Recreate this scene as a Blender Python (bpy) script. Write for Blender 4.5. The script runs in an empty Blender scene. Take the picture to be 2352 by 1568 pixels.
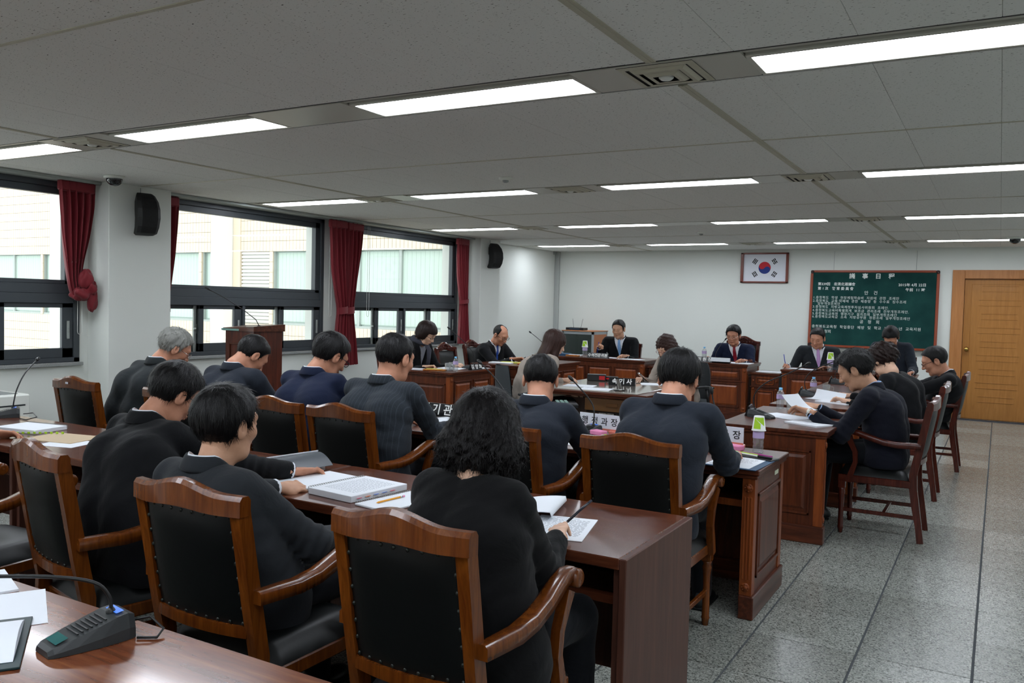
import bpy, math, random
import numpy as np
from mathutils import Matrix, Vector, Euler

# ---------------------------------------------------------------- camera, world, exposure
scene = bpy.context.scene
COL = scene.collection
CAM_M = [[0.86598, 0.499452, 0.025023], [0.043271, -0.024988, -0.998751], [-0.498203, 0.865981, -0.043251]]
cam_d = bpy.data.cameras.new('camera')
cam_d.sensor_width = 36.0
cam_d.lens = 1944.806 / 2352 * 36.0
cam_d.clip_start = 0.02
cam = bpy.data.objects.new('camera', cam_d)
COL.objects.link(cam)
_m = CAM_M
cam.matrix_world = Matrix(((_m[0][0], -_m[1][0], -_m[2][0], 0.0), (_m[0][1], -_m[1][1], -_m[2][1], 0.0), (_m[0][2], -_m[1][2], -_m[2][2], 1.5), (0, 0, 0, 1)))
scene.camera = cam
world = bpy.data.worlds.new('overcast_sky')
scene.world = world
world.use_nodes = True
_bg = world.node_tree.nodes['Background']
_bg.inputs[0].default_value = (0.93, 0.97, 1.0, 1)
_bg.inputs[1].default_value = 2.4
LAMP_STRENGTH = 17.0
sv = scene.view_settings
sv.view_transform = 'Standard'
sv.look = 'None'
sv.gamma = 1.0
sv.use_curve_mapping = False
sv.exposure = 0.36
scene.cycles.max_bounces = 7
scene.cycles.diffuse_bounces = 4
scene.cycles.glossy_bounces = 3
scene.cycles.transmission_bounces = 5
scene.cycles.transparent_max_bounces = 8
scene.cycles.caustics_reflective = False
scene.cycles.caustics_refractive = False
scene.cycles.use_denoising = True
scene.cycles.sample_clamp_indirect = 4.0

R = math.radians
RNG = random.Random(7)
NPR = np.random.default_rng(5)

# ---------------------------------------------------------------- materials
def lin(c):
    if isinstance(c, str):
        c = c.lstrip('#'); c = tuple(int(c[i:i + 2], 16) / 255 for i in (0, 2, 4))
    return tuple((x / 12.92 if x <= 0.04045 else ((x + 0.055) / 1.055) ** 2.4) for x in c) + (1.0,)

MATS = {}
def mat(name, color, rough=0.5, metal=0.0, spec=0.5, coat=0.0, trans=0.0, emit=None, es=0.0, ior=1.45, alpha=1.0, sheen=0.0):
    if name in MATS: return MATS[name]
    m = bpy.data.materials.new(name); m.use_nodes = True
    b = m.node_tree.nodes['Principled BSDF']
    b.inputs['Base Color'].default_value = lin(color)
    b.inputs['Roughness'].default_value = rough
    b.inputs['Metallic'].default_value = metal
    b.inputs['Specular IOR Level'].default_value = spec
    b.inputs['Coat Weight'].default_value = coat
    b.inputs['Coat Roughness'].default_value = 0.12
    b.inputs['Transmission Weight'].default_value = trans
    b.inputs['IOR'].default_value = ior
    b.inputs['Alpha'].default_value = alpha
    b.inputs['Sheen Weight'].default_value = sheen
    if emit is not None:
        b.inputs['Emission Color'].default_value = lin(emit); b.inputs['Emission Strength'].default_value = es
    MATS[name] = m
    return m

def nodes_of(m):
    nt = m.node_tree
    return nt, nt.nodes, nt.links, nt.nodes['Principled BSDF']

def coords(nt, kind='Object', scale=(1, 1, 1), rot=(0, 0, 0)):
    tc = nt.nodes.new('ShaderNodeTexCoord'); mp = nt.nodes.new('ShaderNodeMapping')
    mp.inputs['Scale'].default_value = scale; mp.inputs['Rotation'].default_value = rot
    nt.links.new(tc.outputs[kind], mp.inputs['Vector'])
    return mp.outputs['Vector']

def noise(nt, vec, scale, detail=3, rough=0.5, dist=0.0):
    n = nt.nodes.new('ShaderNodeTexNoise'); n.inputs['Scale'].default_value = scale
    n.inputs['Detail'].default_value = detail; n.inputs['Roughness'].default_value = rough; n.inputs['Distortion'].default_value = dist
    nt.links.new(vec, n.inputs['Vector'])
    return n.outputs['Fac']

def ramp(nt, fac, stops):
    r = nt.nodes.new('ShaderNodeValToRGB')
    e = r.color_ramp.elements
    while len(e) > 1: e.remove(e[-1])
    e[0].position = stops[0][0]; e[0].color = lin(stops[0][1])
    for p, c in stops[1:]:
        k = e.new(p); k.color = lin(c)
    nt.links.new(fac, r.inputs['Fac'])
    return r.outputs['Color']

def bump(nt, fac, strength, dist=0.002):
    b = nt.nodes.new('ShaderNodeBump'); b.inputs['Strength'].default_value = strength; b.inputs['Distance'].default_value = dist
    nt.links.new(fac, b.inputs['Height'])
    nt.links.new(b.outputs['Normal'], nt.nodes['Principled BSDF'].inputs['Normal'])

def wood(name, dark, mid, light, rough=0.3, coat=0.35, axis='Z', scale=1.0, kind='Object'):
    if name in MATS: return MATS[name]
    m = mat(name, mid, rough, coat=coat * .45, spec=.32)
    m.node_tree.nodes['Principled BSDF'].inputs['Coat Roughness'].default_value = .07
    nt, nd, lk, b = nodes_of(m)
    s = {'X': (1.2, 14, 14), 'Y': (14, 1.2, 14), 'Z': (14, 14, 1.2)}[axis]
    v = coords(nt, kind, tuple(x * scale for x in s))
    f = noise(nt, v, 2.2, 5, 0.62, 0.8)
    lk.new(ramp(nt, f, [(0.25, dark), (0.5, mid), (0.75, light)]), b.inputs['Base Color'])
    bump(nt, f, 0.05, 0.001)
    return m

WOOD_Z = wood('desk_wood_upright', '35170c', '4e2412', '66331a', axis='Z', rough=.38, coat=.25)
WOOD_X = wood('desk_wood_lengthwise', '301710', '4b2517', '6a3722', axis='X', rough=0.28)
WOOD_Y = wood('desk_wood_crosswise', '301710', '4b2517', '6a3722', axis='Y', rough=0.28)
WOOD_P = wood('desk_panel_wood', '5c2a10', '793a17', '8e4a20', axis='Z', rough=0.38, coat=.25)
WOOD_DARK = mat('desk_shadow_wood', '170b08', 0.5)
TOP_A = wood('near_desk_top_wood', '512a18', '6b3a23', '85502f', axis='X', rough=0.2, coat=0.5)
TOP_B = wood('plain_desk_top_wood', '391c12', '542b1b', '6f3f28', axis='X', rough=0.24, coat=0.45)
SIDE_B = wood('plain_desk_side_wood', '3d221a', '4c2c22', '5c382c', axis='Z', rough=0.45, coat=0.1)
CHAIR_W = wood('chair_wood', '4a1f08', '60300c', '764013', axis='Z', rough=0.27, coat=0.5, scale=1.6)
CHAIR_D = wood('dark_chair_wood', '32120c', '451a11', '5a251a', axis='Z', rough=0.22, coat=0.5, scale=1.6)
CHAIR_END = mat('worn_wood_end', '3a1c0e', 0.55)
DOOR_W = wood('oak_door_wood', '9a6630', 'a87238', 'b47d42', axis='Z', rough=0.35, coat=0.15)
FRAME_W = wood('oak_frame_wood', 'a2693a', 'b07645', 'ba814e', axis='Z', rough=0.35, coat=0.15)
LEATHER = mat('black_leather', '070a0a', 0.42, spec=0.4)
_nt, _nd, _lk, _b = nodes_of(LEATHER)
bump(_nt, noise(_nt, coords(_nt), 60, 3), 0.12, 0.002)
STUD = mat('dark_nailhead', '2c2f2b', 0.3, metal=0.6)
WALL = mat('painted_wall', 'd9dcd6', 0.85, spec=0.25)
_nt, _nd, _lk, _b = nodes_of(WALL)
bump(_nt, noise(_nt, coords(_nt), 300, 2), 0.12, 0.001)
TRIMG = mat('grey_trim', 'a9adaa', 0.5)
GRANITE = mat('granite_sill', '8d8f8d', 0.35)
_nt, _nd, _lk, _b = nodes_of(GRANITE)
_lk.new(ramp(_nt, noise(_nt, coords(_nt), 260, 3), [(0.35, '4c4f50'), (0.5, '8c8e8c'), (0.7, 'b9bbb8')]), _b.inputs['Base Color'])
ALU = mat('grey_window_aluminium', '3b4044', 0.4, metal=0.1, spec=0.5)
ALU2 = mat('light_window_aluminium', '9aa09c', 0.4, metal=0.3)
CURTAIN = mat('red_curtain_fabric', '70101c', 0.7, sheen=0.12)
_nt, _nd, _lk, _b = nodes_of(CURTAIN)
bump(_nt, noise(_nt, coords(_nt, scale=(1, 1, 0.2)), 90, 2), 0.2, 0.002)
BLACKP = mat('black_plastic', '101213', 0.4)
DARKP = mat('charcoal_plastic', '2b2e30', 0.42)
GREYP = mat('grey_plastic', '8e9290', 0.5)
WHITEP = mat('white_plastic', 'dfe1da', 0.4)
METAL = mat('chrome_metal', 'c8c8c8', 0.18, metal=1.0)
BRASS = mat('brass_metal', 'c8a55a', 0.22, metal=1.0)
PAPER = mat('white_paper', 'e4e8ee', 0.7, spec=0.2)
INK = mat('grey_ink', '6e7480', 0.8)
BLUEBACK = mat('blue_folder', '21486a', 0.5)
TEALBACK = mat('teal_folder', '0f2c30', 0.4)
KRAFT = mat('kraft_paper', 'bfa98a', 0.7)
WHITE = mat('white_lettering', 'f2f3f0', 0.6)
BLACKT = mat('black_lettering', '16171a', 0.6)
ACRYL_P = mat('pink_acrylic', 'd98070', 0.2, spec=0.6)
PINK = mat('pink_sticky_note', 'e58ab4', 0.7)
GREEN = mat('lime_green_print', 'a6d22c', 0.6)
YELLOW = mat('pencil_yellow', 'e8a018', 0.4)
LCD_G = mat('teal_display', '1d5a58', 0.25)
LCD_B = mat('blue_display', '2f5fb0', 0.2, emit='2f6fe0', es=0.5)
NAMEBLK = mat('black_nameplate', '0c0d10', 0.25)
def clear_mat(name, tint, f0, diff):
    m = bpy.data.materials.new(name); m.use_nodes = True
    nt = m.node_tree; nt.nodes.clear(); N = nt.nodes.new; L = nt.links.new
    out = N('ShaderNodeOutputMaterial'); a = N('ShaderNodeMixShader'); b2 = N('ShaderNodeMixShader')
    tr = N('ShaderNodeBsdfTransparent'); tr.inputs[0].default_value = tint + (1,)
    gl = N('ShaderNodeBsdfGlossy'); gl.inputs['Roughness'].default_value = 0.05
    df = N('ShaderNodeBsdfDiffuse'); df.inputs[0].default_value = (.85, .88, .9, 1)
    a.inputs[0].default_value = diff; L(tr.outputs[0], a.inputs[1]); L(df.outputs[0], a.inputs[2])
    lw = N('ShaderNodeLayerWeight'); lw.inputs['Blend'].default_value = .5
    pw = N('ShaderNodeMath'); pw.operation = 'POWER'; pw.inputs[1].default_value = 3.0
    ad = N('ShaderNodeMath'); ad.operation = 'MULTIPLY_ADD'; ad.inputs[1].default_value = .7; ad.inputs[2].default_value = f0
    L(lw.outputs['Facing'], pw.inputs[0]); L(pw.outputs[0], ad.inputs[0]); L(ad.outputs[0], b2.inputs[0]); L(a.outputs[0], b2.inputs[1]); L(gl.outputs[0], b2.inputs[2])
    L(b2.outputs[0], out.inputs[0])
    return m
WATER = clear_mat('clear_bottle_plastic', (.93, .95, .96), .10, .10)
GLASSM = clear_mat('tumbler_glass', (.94, .96, .96), .14, .12)
CAPB = mat('sky_blue_cap', '6fb2dc', 0.4)
LABEL = mat('pink_blue_bottle_label', 'b9a6cf', 0.5)
PAPERCUP = mat('paper_cup_white', 'e9ece8', 0.6)
TRAYW = wood('tan_tray_wood', '8a4a1e', 'b06a2e', 'c98444', axis='Y', rough=0.4, coat=0.1)

def pane_mat():
    m = bpy.data.materials.new('window_glass'); m.use_nodes = True
    nt = m.node_tree; nt.nodes.clear()
    out = nt.nodes.new('ShaderNodeOutputMaterial'); mix = nt.nodes.new('ShaderNodeMixShader')
    tr = nt.nodes.new('ShaderNodeBsdfTransparent'); gl = nt.nodes.new('ShaderNodeBsdfGlossy')
    tr.inputs[0].default_value = (0.97, 0.99, 0.98, 1); gl.inputs['Roughness'].default_value = 0.02
    lw = nt.nodes.new('ShaderNodeLayerWeight'); lw.inputs['Blend'].default_value = 0.5
    pw = nt.nodes.new('ShaderNodeMath'); pw.operation = 'POWER'; pw.inputs[1].default_value = 4.0
    ad = nt.nodes.new('ShaderNodeMath'); ad.operation = 'MULTIPLY_ADD'; ad.inputs[1].default_value = 0.6; ad.inputs[2].default_value = 0.02
    nt.links.new(lw.outputs['Facing'], pw.inputs[0]); nt.links.new(pw.outputs[0], ad.inputs[0]); nt.links.new(ad.outputs[0], mix.inputs[0]); nt.links.new(tr.outputs[0], mix.inputs[1]); nt.links.new(gl.outputs[0], mix.inputs[2])
    nt.links.new(mix.outputs[0], out.inputs[0])
    return m
PANE = pane_mat()

def terrazzo():
    m = mat('terrazzo_tile', '8f928e', 0.3, spec=0.5)
    nt, nd, lk, b = nodes_of(m)
    oi = nt.nodes.new('ShaderNodeObjectInfo')
    v = coords(nt, 'Object')
    vo = nt.nodes.new('ShaderNodeTexVoronoi'); vo.inputs['Scale'].default_value = 170
    lk.new(v, vo.inputs['Vector'])
    sep = nt.nodes.new('ShaderNodeSeparateColor'); lk.new(vo.outputs['Color'], sep.inputs[0])
    col = ramp(nt, sep.outputs[0], [(0.0, '4a4d4a'), (0.15, '60635d'), (0.3, '858883'), (0.7, '93968f'), (1.0, 'aeb0a9')])
    mx = nt.nodes.new('ShaderNodeMix'); mx.data_type = 'RGBA'; mx.blend_type = 'MULTIPLY'; mx.inputs[0].default_value = 1.0
    col2 = ramp(nt, oi.outputs['Random'], [(0.0, 'dcdcda'), (1.0, 'ffffff')])
    lk.new(col, mx.inputs[6]); lk.new(col2, mx.inputs[7]); lk.new(mx.outputs[2], b.inputs['Base Color'])
    r = nt.nodes.new('ShaderNodeMapRange'); r.inputs[3].default_value = 0.20; r.inputs[4].default_value = 0.30
    lk.new(noise(nt, coords(nt, 'Object', (1.4, 6, 1)), 3, 4), r.inputs[0]); lk.new(r.outputs[0], b.inputs['Roughness'])
    return m
TERRAZZO = terrazzo()
GROUT = mat('dark_grout', '4a4e52', 0.8)

def acoustic():
    m = mat('acoustic_ceiling_tile', 'e4e4e0', 0.9, spec=0.15)
    nt, nd, lk, b = nodes_of(m)
    v = coords(nt, 'Object', (1, 2.2, 1), (0, 0, 0.6))
    n = noise(nt, v, 75, 2, 0.5, 0.5)
    f = ramp(nt, n, [(0.30, '62625b'), (0.345, 'e4e4e0')])
    lk.new(f, b.inputs['Base Color'])
    return m
ACOUSTIC = acoustic()
TBAR = mat('beige_ceiling_bar', 'b3af9c', 0.5)
BANDP = mat('lamp_band_panel', 'b5b3a8', 0.35)
BANDK = mat('black_band_groove', '0b0b0b', 0.6)
LAMP = mat('lamp_diffuser', 'ffffff', 0.5, emit='eef5ff', es=LAMP_STRENGTH)

# ---------------------------------------------------------------- mesh helpers
class B:
    """collects shapes and links them as one mesh object"""
    def __init__(s): s.v = []; s.f = []; s.sm = []; s.mi = []; s.m = 0
    def add(s, vs, fs, smooth=False):
        o = len(s.v); s.v.extend([tuple(v) for v in vs])
        for f in fs: s.f.append(tuple(i + o for i in f)); s.sm.append(smooth); s.mi.append(s.m)
        return s
    def box(s, lo, hi, bev=0.0, M=None):
        (x0, y0, z0), (x1, y1, z1) = lo, hi
        if bev <= 0:
            vs = [(x, y, z) for z in (z0, z1) for y in (y0, y1) for x in (x0, x1)]
            fs = [(0, 2, 3, 1), (4, 5, 7, 6), (0, 1, 5, 4), (2, 6, 7, 3), (0, 4, 6, 2), (1, 3, 7, 5)]
        else:
            bev = min(bev, (x1 - x0) * .49, (y1 - y0) * .49, (z1 - z0) * .49)
            vs = []; idx = {}
            for k, sz in enumerate((z0, z1)):
                for j, sy in enumerate((y0, y1)):
                    for i, sx in enumerate((x0, x1)):
                        dx, dy, dz = (bev if i == 0 else -bev), (bev if j == 0 else -bev), (bev if k == 0 else -bev)
                        idx[(i, j, k)] = len(vs)
                        vs += [(sx, sy + dy, sz + dz), (sx + dx, sy, sz + dz), (sx + dx, sy + dy, sz)]
            I = lambda i, j, k, a: idx[(i, j, k)] + a
            fs = []
            for a in (0, 1):
                fs.append([I(a, 0, 0, 0), I(a, 1, 0, 0), I(a, 1, 1, 0), I(a, 0, 1, 0)][::1 if a else -1])
                fs.append([I(0, a, 0, 1), I(1, a, 0, 1), I(1, a, 1, 1), I(0, a, 1, 1)][::-1 if a else 1])
                fs.append([I(0, 0, a, 2), I(1, 0, a, 2), I(1, 1, a, 2), I(0, 1, a, 2)][::1 if a else -1])
            for a in (0, 1):
                for b in (0, 1):
                    q = a == b
                    fs.append([I(0, a, b, 1), I(1, a, b, 1), I(1, a, b, 2), I(0, a, b, 2)][::1 if q else -1])
                    fs.append([I(a, 0, b, 0), I(a, 1, b, 0), I(a, 1, b, 2), I(a, 0, b, 2)][::-1 if q else 1])
                    fs.append([I(a, b, 0, 0), I(a, b, 1, 0), I(a, b, 1, 1), I(a, b, 0, 1)][::1 if q else -1])
            for i in (0, 1):
                for j in (0, 1):
                    for k in (0, 1):
                        f = [I(i, j, k, 0), I(i, j, k, 1), I(i, j, k, 2)]
                        fs.append(f if (i + j + k) % 2 else f[::-1])
        if M is not None: vs = [M @ Vector(v) for v in vs]
        return s.add(vs, fs)
    def lathe(s, prof, n=16, M=None, caps=True, smooth=True):
        vs = []; fs = []
        for r, z in prof:
            for i in range(n):
                a = 2 * math.pi * i / n; vs.append((r * math.cos(a), r * math.sin(a), z))
        for j in range(len(prof) - 1):
            for i in range(n):
                k = (i + 1) % n; fs.append((j * n + i, j * n + k, (j + 1) * n + k, (j + 1) * n + i))
        if M is not None: vs = [M @ Vector(v) for v in vs]
        s.add(vs, fs, smooth)
        if caps:
            o = len(s.v) - len(vs); m = len(prof) - 1
            s.f.append(tuple(o + i for i in range(n))[::-1]); s.sm.append(False); s.mi.append(s.m)
            s.f.append(tuple(o + m * n + i for i in range(n))); s.sm.append(False); s.mi.append(s.m)
        return s
    def tube(s, pts, r, n=8, smooth=True, flat=1.0, up=(0, 0, 1)):
        """sweep along pts; r number or list; section n-gon, n==4 gives a bar of half sizes (r, r*flat)"""
        pts = [Vector(p) for p in pts]; N = len(pts)
        rs = r if isinstance(r, (list, tuple)) else [r] * N
        vs = []; prev = None
        for i, p in enumerate(pts):
            t = (pts[min(i + 1, N - 1)] - pts[max(i - 1, 0)]).normalized()
            u = Vector(up) if prev is None else prev
            a = u - t * u.dot(t)
            if a.length < 1e-5: a = t.orthogonal()
            a.normalize(); b = t.cross(a); prev = a
            ri = rs[i]
            ra, rb = (ri if isinstance(ri, tuple) else (ri * flat, ri))
            for k in range(n):
                an = 2 * math.pi * (k + (0.5 if n == 4 else 0)) / n
                q = math.sqrt(2) if n == 4 else 1
                vs.append(p + a * (math.cos(an) * ra * q) + b * (math.sin(an) * rb * q))
        fs = []
        for i in range(N - 1):
            for k in range(n):
                l = (k + 1) % n; fs.append((i * n + k, i * n + l, (i + 1) * n + l, (i + 1) * n + k))
        fs.append(tuple(range(n))[::-1]); fs.append(tuple((N - 1) * n + k for k in range(n)))
        o = len(s.f); s.add(vs, fs, smooth and n != 4)
        s.sm[-1] = s.sm[-2] = False
        return s
    def prism(s, poly, z0, z1, M=None):
        """poly in XY (ccw), extruded z0..z1"""
        n = len(poly)
        vs = [(x, y, z0) for x, y in poly] + [(x, y, z1) for x, y in poly]
        fs = [tuple(range(n))[::-1], tuple(range(n, 2 * n))] + [(i, (i + 1) % n, n + (i + 1) % n, n + i) for i in range(n)]
        if M is not None: vs = [M @ Vector(v) for v in vs]
        return s.add(vs, fs)
    def sphere(s, c, r, n=12, m=8, M=None):
        if not isinstance(r, (tuple, list)): r = (r, r, r)
        vs = [(0, 0, -r[2])]; fs = []
        for j in range(1, m):
            ph = math.pi * j / m - math.pi / 2
            for i in range(n):
                a = 2 * math.pi * i / n; vs.append((r[0] * math.cos(ph) * math.cos(a), r[1] * math.cos(ph) * math.sin(a), r[2] * math.sin(ph)))
        vs.append((0, 0, r[2]))
        for i in range(n):
            k = (i + 1) % n; fs.append((0, 1 + k, 1 + i)); fs.append((len(vs) - 1, 1 + (m - 2) * n + i, 1 + (m - 2) * n + k))
            for j in range(m - 2): fs.append((1 + j * n + i, 1 + j * n + k, 1 + (j + 1) * n + k, 1 + (j + 1) * n + i))
        vs = [Vector(v) + Vector(c) for v in vs]
        if M is not None: vs = [M @ v for v in vs]
        return s.add(vs, fs, True)
    def grid(s, P, smooth=True, close=False):
        """P[i][j] points"""
        n = len(P); m = len(P[0]); vs = [p for row in P for p in row]; fs = []
        for i in range(n - 1):
            for j in range(m - 1 if not close else m):
                k = (j + 1) % m; fs.append((i * m + j, i * m + k, (i + 1) * m + k, (i + 1) * m + j))
        return s.add(vs, fs, smooth)
    def mesh(s, name, mats):
        me = bpy.data.meshes.new(name); me.from_pydata([tuple(v) for v in s.v], [], s.f)
        me.polygons.foreach_set('use_smooth', s.sm)
        if not isinstance(mats, (list, tuple)): mats = [mats]
        for m in mats: me.materials.append(m)
        if len(mats) > 1: me.polygons.foreach_set('material_index', s.mi)
        me.update()
        return me
    def obj(s, name, mats, parent=None, **kw):
        return link(name, s.mesh(name, mats), parent, **kw)

def link(name, data, parent=None, kind=None, label=None, cat=None, group=None, M=None):
    o = bpy.data.objects.new(name, data); COL.objects.link(o)
    if parent is not None: o.parent = parent
    if M is not None: o.matrix_local = M
    tag(o, label, cat, group, kind)
    return o

def tag(o, label=None, cat=None, group=None, kind=None):
    if label: o['label'] = label
    if cat: o['category'] = cat
    if group: o['group'] = group
    if kind: o['kind'] = kind
    return o

def thing(name, label, cat, loc=(0, 0, 0), rz=0.0, group=None):
    o = bpy.data.objects.new(name, None); COL.objects.link(o)
    o.location = loc; o.rotation_euler = (0, 0, rz); o.empty_display_size = 0.1
    return tag(o, label, cat, group)

def kids(o):
    return [c for c in COL.objects if c.parent == o] if False else list(o.children)

def dup(root, loc, rz=0.0, label=None, group=None, scale=None):
    r = root.copy(); COL.objects.link(r); r.location = loc; r.rotation_euler = (0, 0, rz)
    if scale: r.scale = scale
    if label: r['label'] = label
    if group: r['group'] = group
    for ch in list(root.children):
        c = ch.copy(); COL.objects.link(c); c.parent = r
        for g in list(ch.children):
            d = g.copy(); COL.objects.link(d); d.parent = c
    return r

def T(x, y, z, rx=0, ry=0, rz=0):
    return Matrix.Translation((x, y, z)) @ Euler((rx, ry, rz)).to_matrix().to_4x4()

def text(s, size, m, parent, M, name='lettering', bold=0.0, space=1.0, align='CENTER', shear=0.0, ext=0.0004, line=1.0):
    c = bpy.data.curves.new(name, 'FONT'); c.body = s; c.size = size; c.align_x = align; c.align_y = 'CENTER'
    c.extrude = ext; c.offset = bold; c.space_character = space; c.shear = shear; c.resolution_u = 2; c.space_line = line
    c.materials.append(m)
    return link(name, c, parent, M=M)

# ---------------------------------------------------------------- room shell
XL, XR, YB, YN, ZC = -7.17, 2.8, 14.02, -2.6, 2.5
b = B().box((XL - .3, YN - .2, -.12), (XR + .2, YB + .2, -.008))
floor = b.obj('floor', GROUT, kind='structure')
TX, TY = 0.45, 0.468
tile_me = B().box((-TX / 2 + .005, -TY / 2 + .0026, -.01), (TX / 2 - .005, TY / 2 - .0026, 0), .0012).mesh('floor_tile', TERRAZZO)
rest = B()
for i in range(-15, 7):
    for j in range(-16, 25):
        cx, cy = -.0375 + (i + .5) * TX, 4.425 + (j + .5) * TY
        if cx - TX / 2 < XL or cx + TX / 2 > XR + .1 or cy + TY / 2 > YB + .2 or cy < YN: continue
        if -1.9 < cx < 1.0 and 3.0 < cy:
            t = link('tile', tile_me, floor); t.location = (cx, cy, 0)
        else:
            rest.box((cx - TX / 2 + .004, cy - TY / 2 + .0015, -.01), (cx + TX / 2 - .004, cy + TY / 2 - .0015, 0))
rest.obj('tile', TERRAZZO, floor, kind='stuff')

# back wall with the door opening
DX0, DX1, DZ = -.47, .47, 2.045
b = B()
b.box((XL - .3, YB, 0), (DX0 - .03, YB + .15, 2.62)); b.box((DX1 + .03, YB, 0), (XR, YB + .15, 2.62)); b.box((DX0 - .03, YB, DZ + .03), (DX1 + .03, YB + .15, 2.62))
b.box((DX0 - .03, YB + .12, 0), (DX1 + .03, YB + .15, DZ + .03))
b.obj('wall_back', WALL, kind='structure')
B().box((XR, YN, 0), (XR + .15, YB + .15, 2.62)).obj('wall_right', WALL, kind='structure')
B().box((XL - .3, YN - .15, 0), (XR + .15, YN, 2.62)).obj('wall_front', WALL, kind='structure')

WINS = [(-1.9, .5), (2.25, 4.645), (5.45, 7.80), (8.28, 10.74)]  # first opening is an unseen window behind the camera, added for its daylight
b = B()
b.box((XL - .28, YN, 0), (XL, YB, .87)); b.box((XL - .28, YN, 2.475), (XL, YB, 2.62))
e = [YN] + [v for w in WINS for v in w] + [YB]
for k in range(0, len(e), 2): b.box((XL - .28, e[k], .87), (XL, e[k + 1], 2.475))
b.obj('wall_left', WALL, kind='structure')
for k, (y0, y1) in enumerate(((4.735, 5.385), (10.93, 11.50), (1.2, 1.8))):
    B().box((XL, y0, 0), (-6.87, y1, ZC), .004).obj('column', WALL, kind='structure')
B().box((XL, YB - .05, 0), (XL + .09, YB, ZC), .004).obj('trim_1', TRIMG, kind='structure')
B().box((XL + .001, 13.90, 2.44), (XL + .02, 13.97, ZC)).obj('trim_2', TRIMG, kind='structure')

# door
d = link('door_1', None, kind='structure'); d.location = (0, YB, 0)
b = B()
fo, fw = .63, .16
b.box((-fo, -.025, 0), (DX0, .10, 2.171), .004); b.box((-DX0, -.025, 0), (fo, .10, 2.171), .004); b.box((DX0, -.0251, DZ), (-DX0, .10, 2.1712), .004)
b.obj('door_frame', FRAME_W, d)
leaf = B().box((DX0 + .004, .03, .008), (-DX0 - .004, .07, DZ - .004), .002)
leaf_o = leaf.obj('door_leaf', DOOR_W, d)
b = B()
px0, px1 = -.28, .25
for z0, z1 in ((1.30, 1.84), (.86, 1.26), (.30, .80)):
    pass
zz = [1.94, 1.86, 1.74, 1.66, 1.54, 1.46, 1.34, 1.26, 1.14, 1.06, .94, .86, .74, .66, .54, .46, .34, .26]
for k, z in enumerate(zz):
    w = .04 if (k // 2) % 2 == 0 else 0.0
    b.box((px0 + w, .024, z - .004), (px1 - w, .032, z + .004), .0015)
b.obj('door_moulding', DOOR_W, leaf_o)
b = B().box((px0 - .10, .025, .2), (px0 - .093, .032, 1.97), .0015); b.box((px1 + .093, .025, .2), (px1 + .1, .032, 1.97), .0015); b.box((px0 - .1, .025, 1.963), (px1 + .1, .032, 1.97), .0015)
b.obj('door_moulding', DOOR_W, leaf_o)
b = B().lathe([(.0, 0), (.032, 0), (.032, .006), (.014, .012), (.012, .03), (.024, .038), (.03, .052), (.026, .066), (.0, .07)], 20, M=T(-.41, .03, 1.02, R(90)), caps=False)
b.obj('door_knob', BRASS, d)
B().box((DX0, -.03, -.001), (-DX0, .08, .006), .002).obj('threshold', METAL, d)

# windows
def window(n, y0, y1):
    w = link('window_%d' % n, None, kind='structure'); w.location = (XL, 0, 0)
    X0, X1 = -.11, .02
    z0, z1 = .895, 2.475
    b = B()
    b.box((X0, y0, z0), (X1, y1, z0 + .04), .003); b.box((X0, y0, 2.425), (X1, y1, z1), .003)
    b.box((X0, y0, z0), (X1, y0 + .05, z1), .003); b.box((X0, y1 - .055, z0), (X1, y1, z1), .003)
    b.obj('window_frame', ALU, w)
    b = B()
    b.box((X0, y0 + .05, 1.415), (X1 + .004, y1 - .055, 1.50), .003); b.box((X0, y0 + .05, 1.50), (X1 - .015, y1 - .055, 1.585), .003)
    b.obj('transom', ALU, w)
    b = B()  # upper fixed frame
    ua, ub, uc, ud = y0 + .05, y1 - .055, 1.585, 2.425
    for lo, hi in (((-.07, ua, uc), (-.005, ub, uc + .035)), ((-.07, ua, ud - .06), (-.005, ub, ud)), ((-.07, ua, uc), (-.005, ua + .035, ud)), ((-.07, ub - .07, uc), (-.005, ub, ud))): b.box(lo, hi, .003)
    b.obj('upper_frame', ALU, w)
    B().box((-.045, ua + .03, uc + .03), (-.04, ub - .06, ud - .055)).obj('pane', PANE, w)
    ym = y0 + (y1 - y0) * .468
    B().box((X0, ym - .02, z0 + .04), (X1, ym + .02, 1.415), .003).obj('mullion', ALU, w)
    def sash(a, bb, x, wl, wr):
        g = B(); za, zb = z0 + .04, 1.415
        g.box((x, a, za), (x + .035, bb, za + .085), .003); g.box((x, a, zb - .04), (x + .035, bb, zb), .003)
        g.box((x, a, za), (x + .035, a + wl, zb), .003); g.box((x, bb - wr, za), (x + .035, bb, zb), .003)
        s = g.obj('sash', ALU, w)
        B().box((x + .015, a + wl - .005, za + .08), (x + .019, bb - wr + .005, zb - .035)).obj('pane', PANE, s)
        return s
    for a, c in ((y0 + .05, ym - .02), (ym + .02, y1 - .055)):
        mid = a + (c - a) * .45
        sash(a, mid + .06, -.09, .05, .05)
        s = sash(mid - .0, c, -.03, .06, .10)
        g = B().box((.005, c - .06, 1.10), (.014, c - .035, 1.26), .002); g.box((.014, c - .054, 1.16), (.02, c - .041, 1.20), .002)
        g.obj('sash_handle', ALU2, s)
        g = B().tube([(-.06, mid + .02, 1.17), (-.02, mid - .03, 1.17)], .008); g.sphere((-.02, mid - .03, 1.17), .014)
        g.box((-.07, mid + .005, 1.12), (-.05, mid + .03, 1.22), .002)
        g.obj('latch', ALU2, s)
        B().box((-.052, mid - .035, .935), (-.035, mid - .002, 1.41)).obj('rail_strip', ALU2, w)
    B().box((-.12, y0 - .0, .862), (.05, y1 + .02, .893), .004).obj('window_sill', GRANITE, w)
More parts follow.
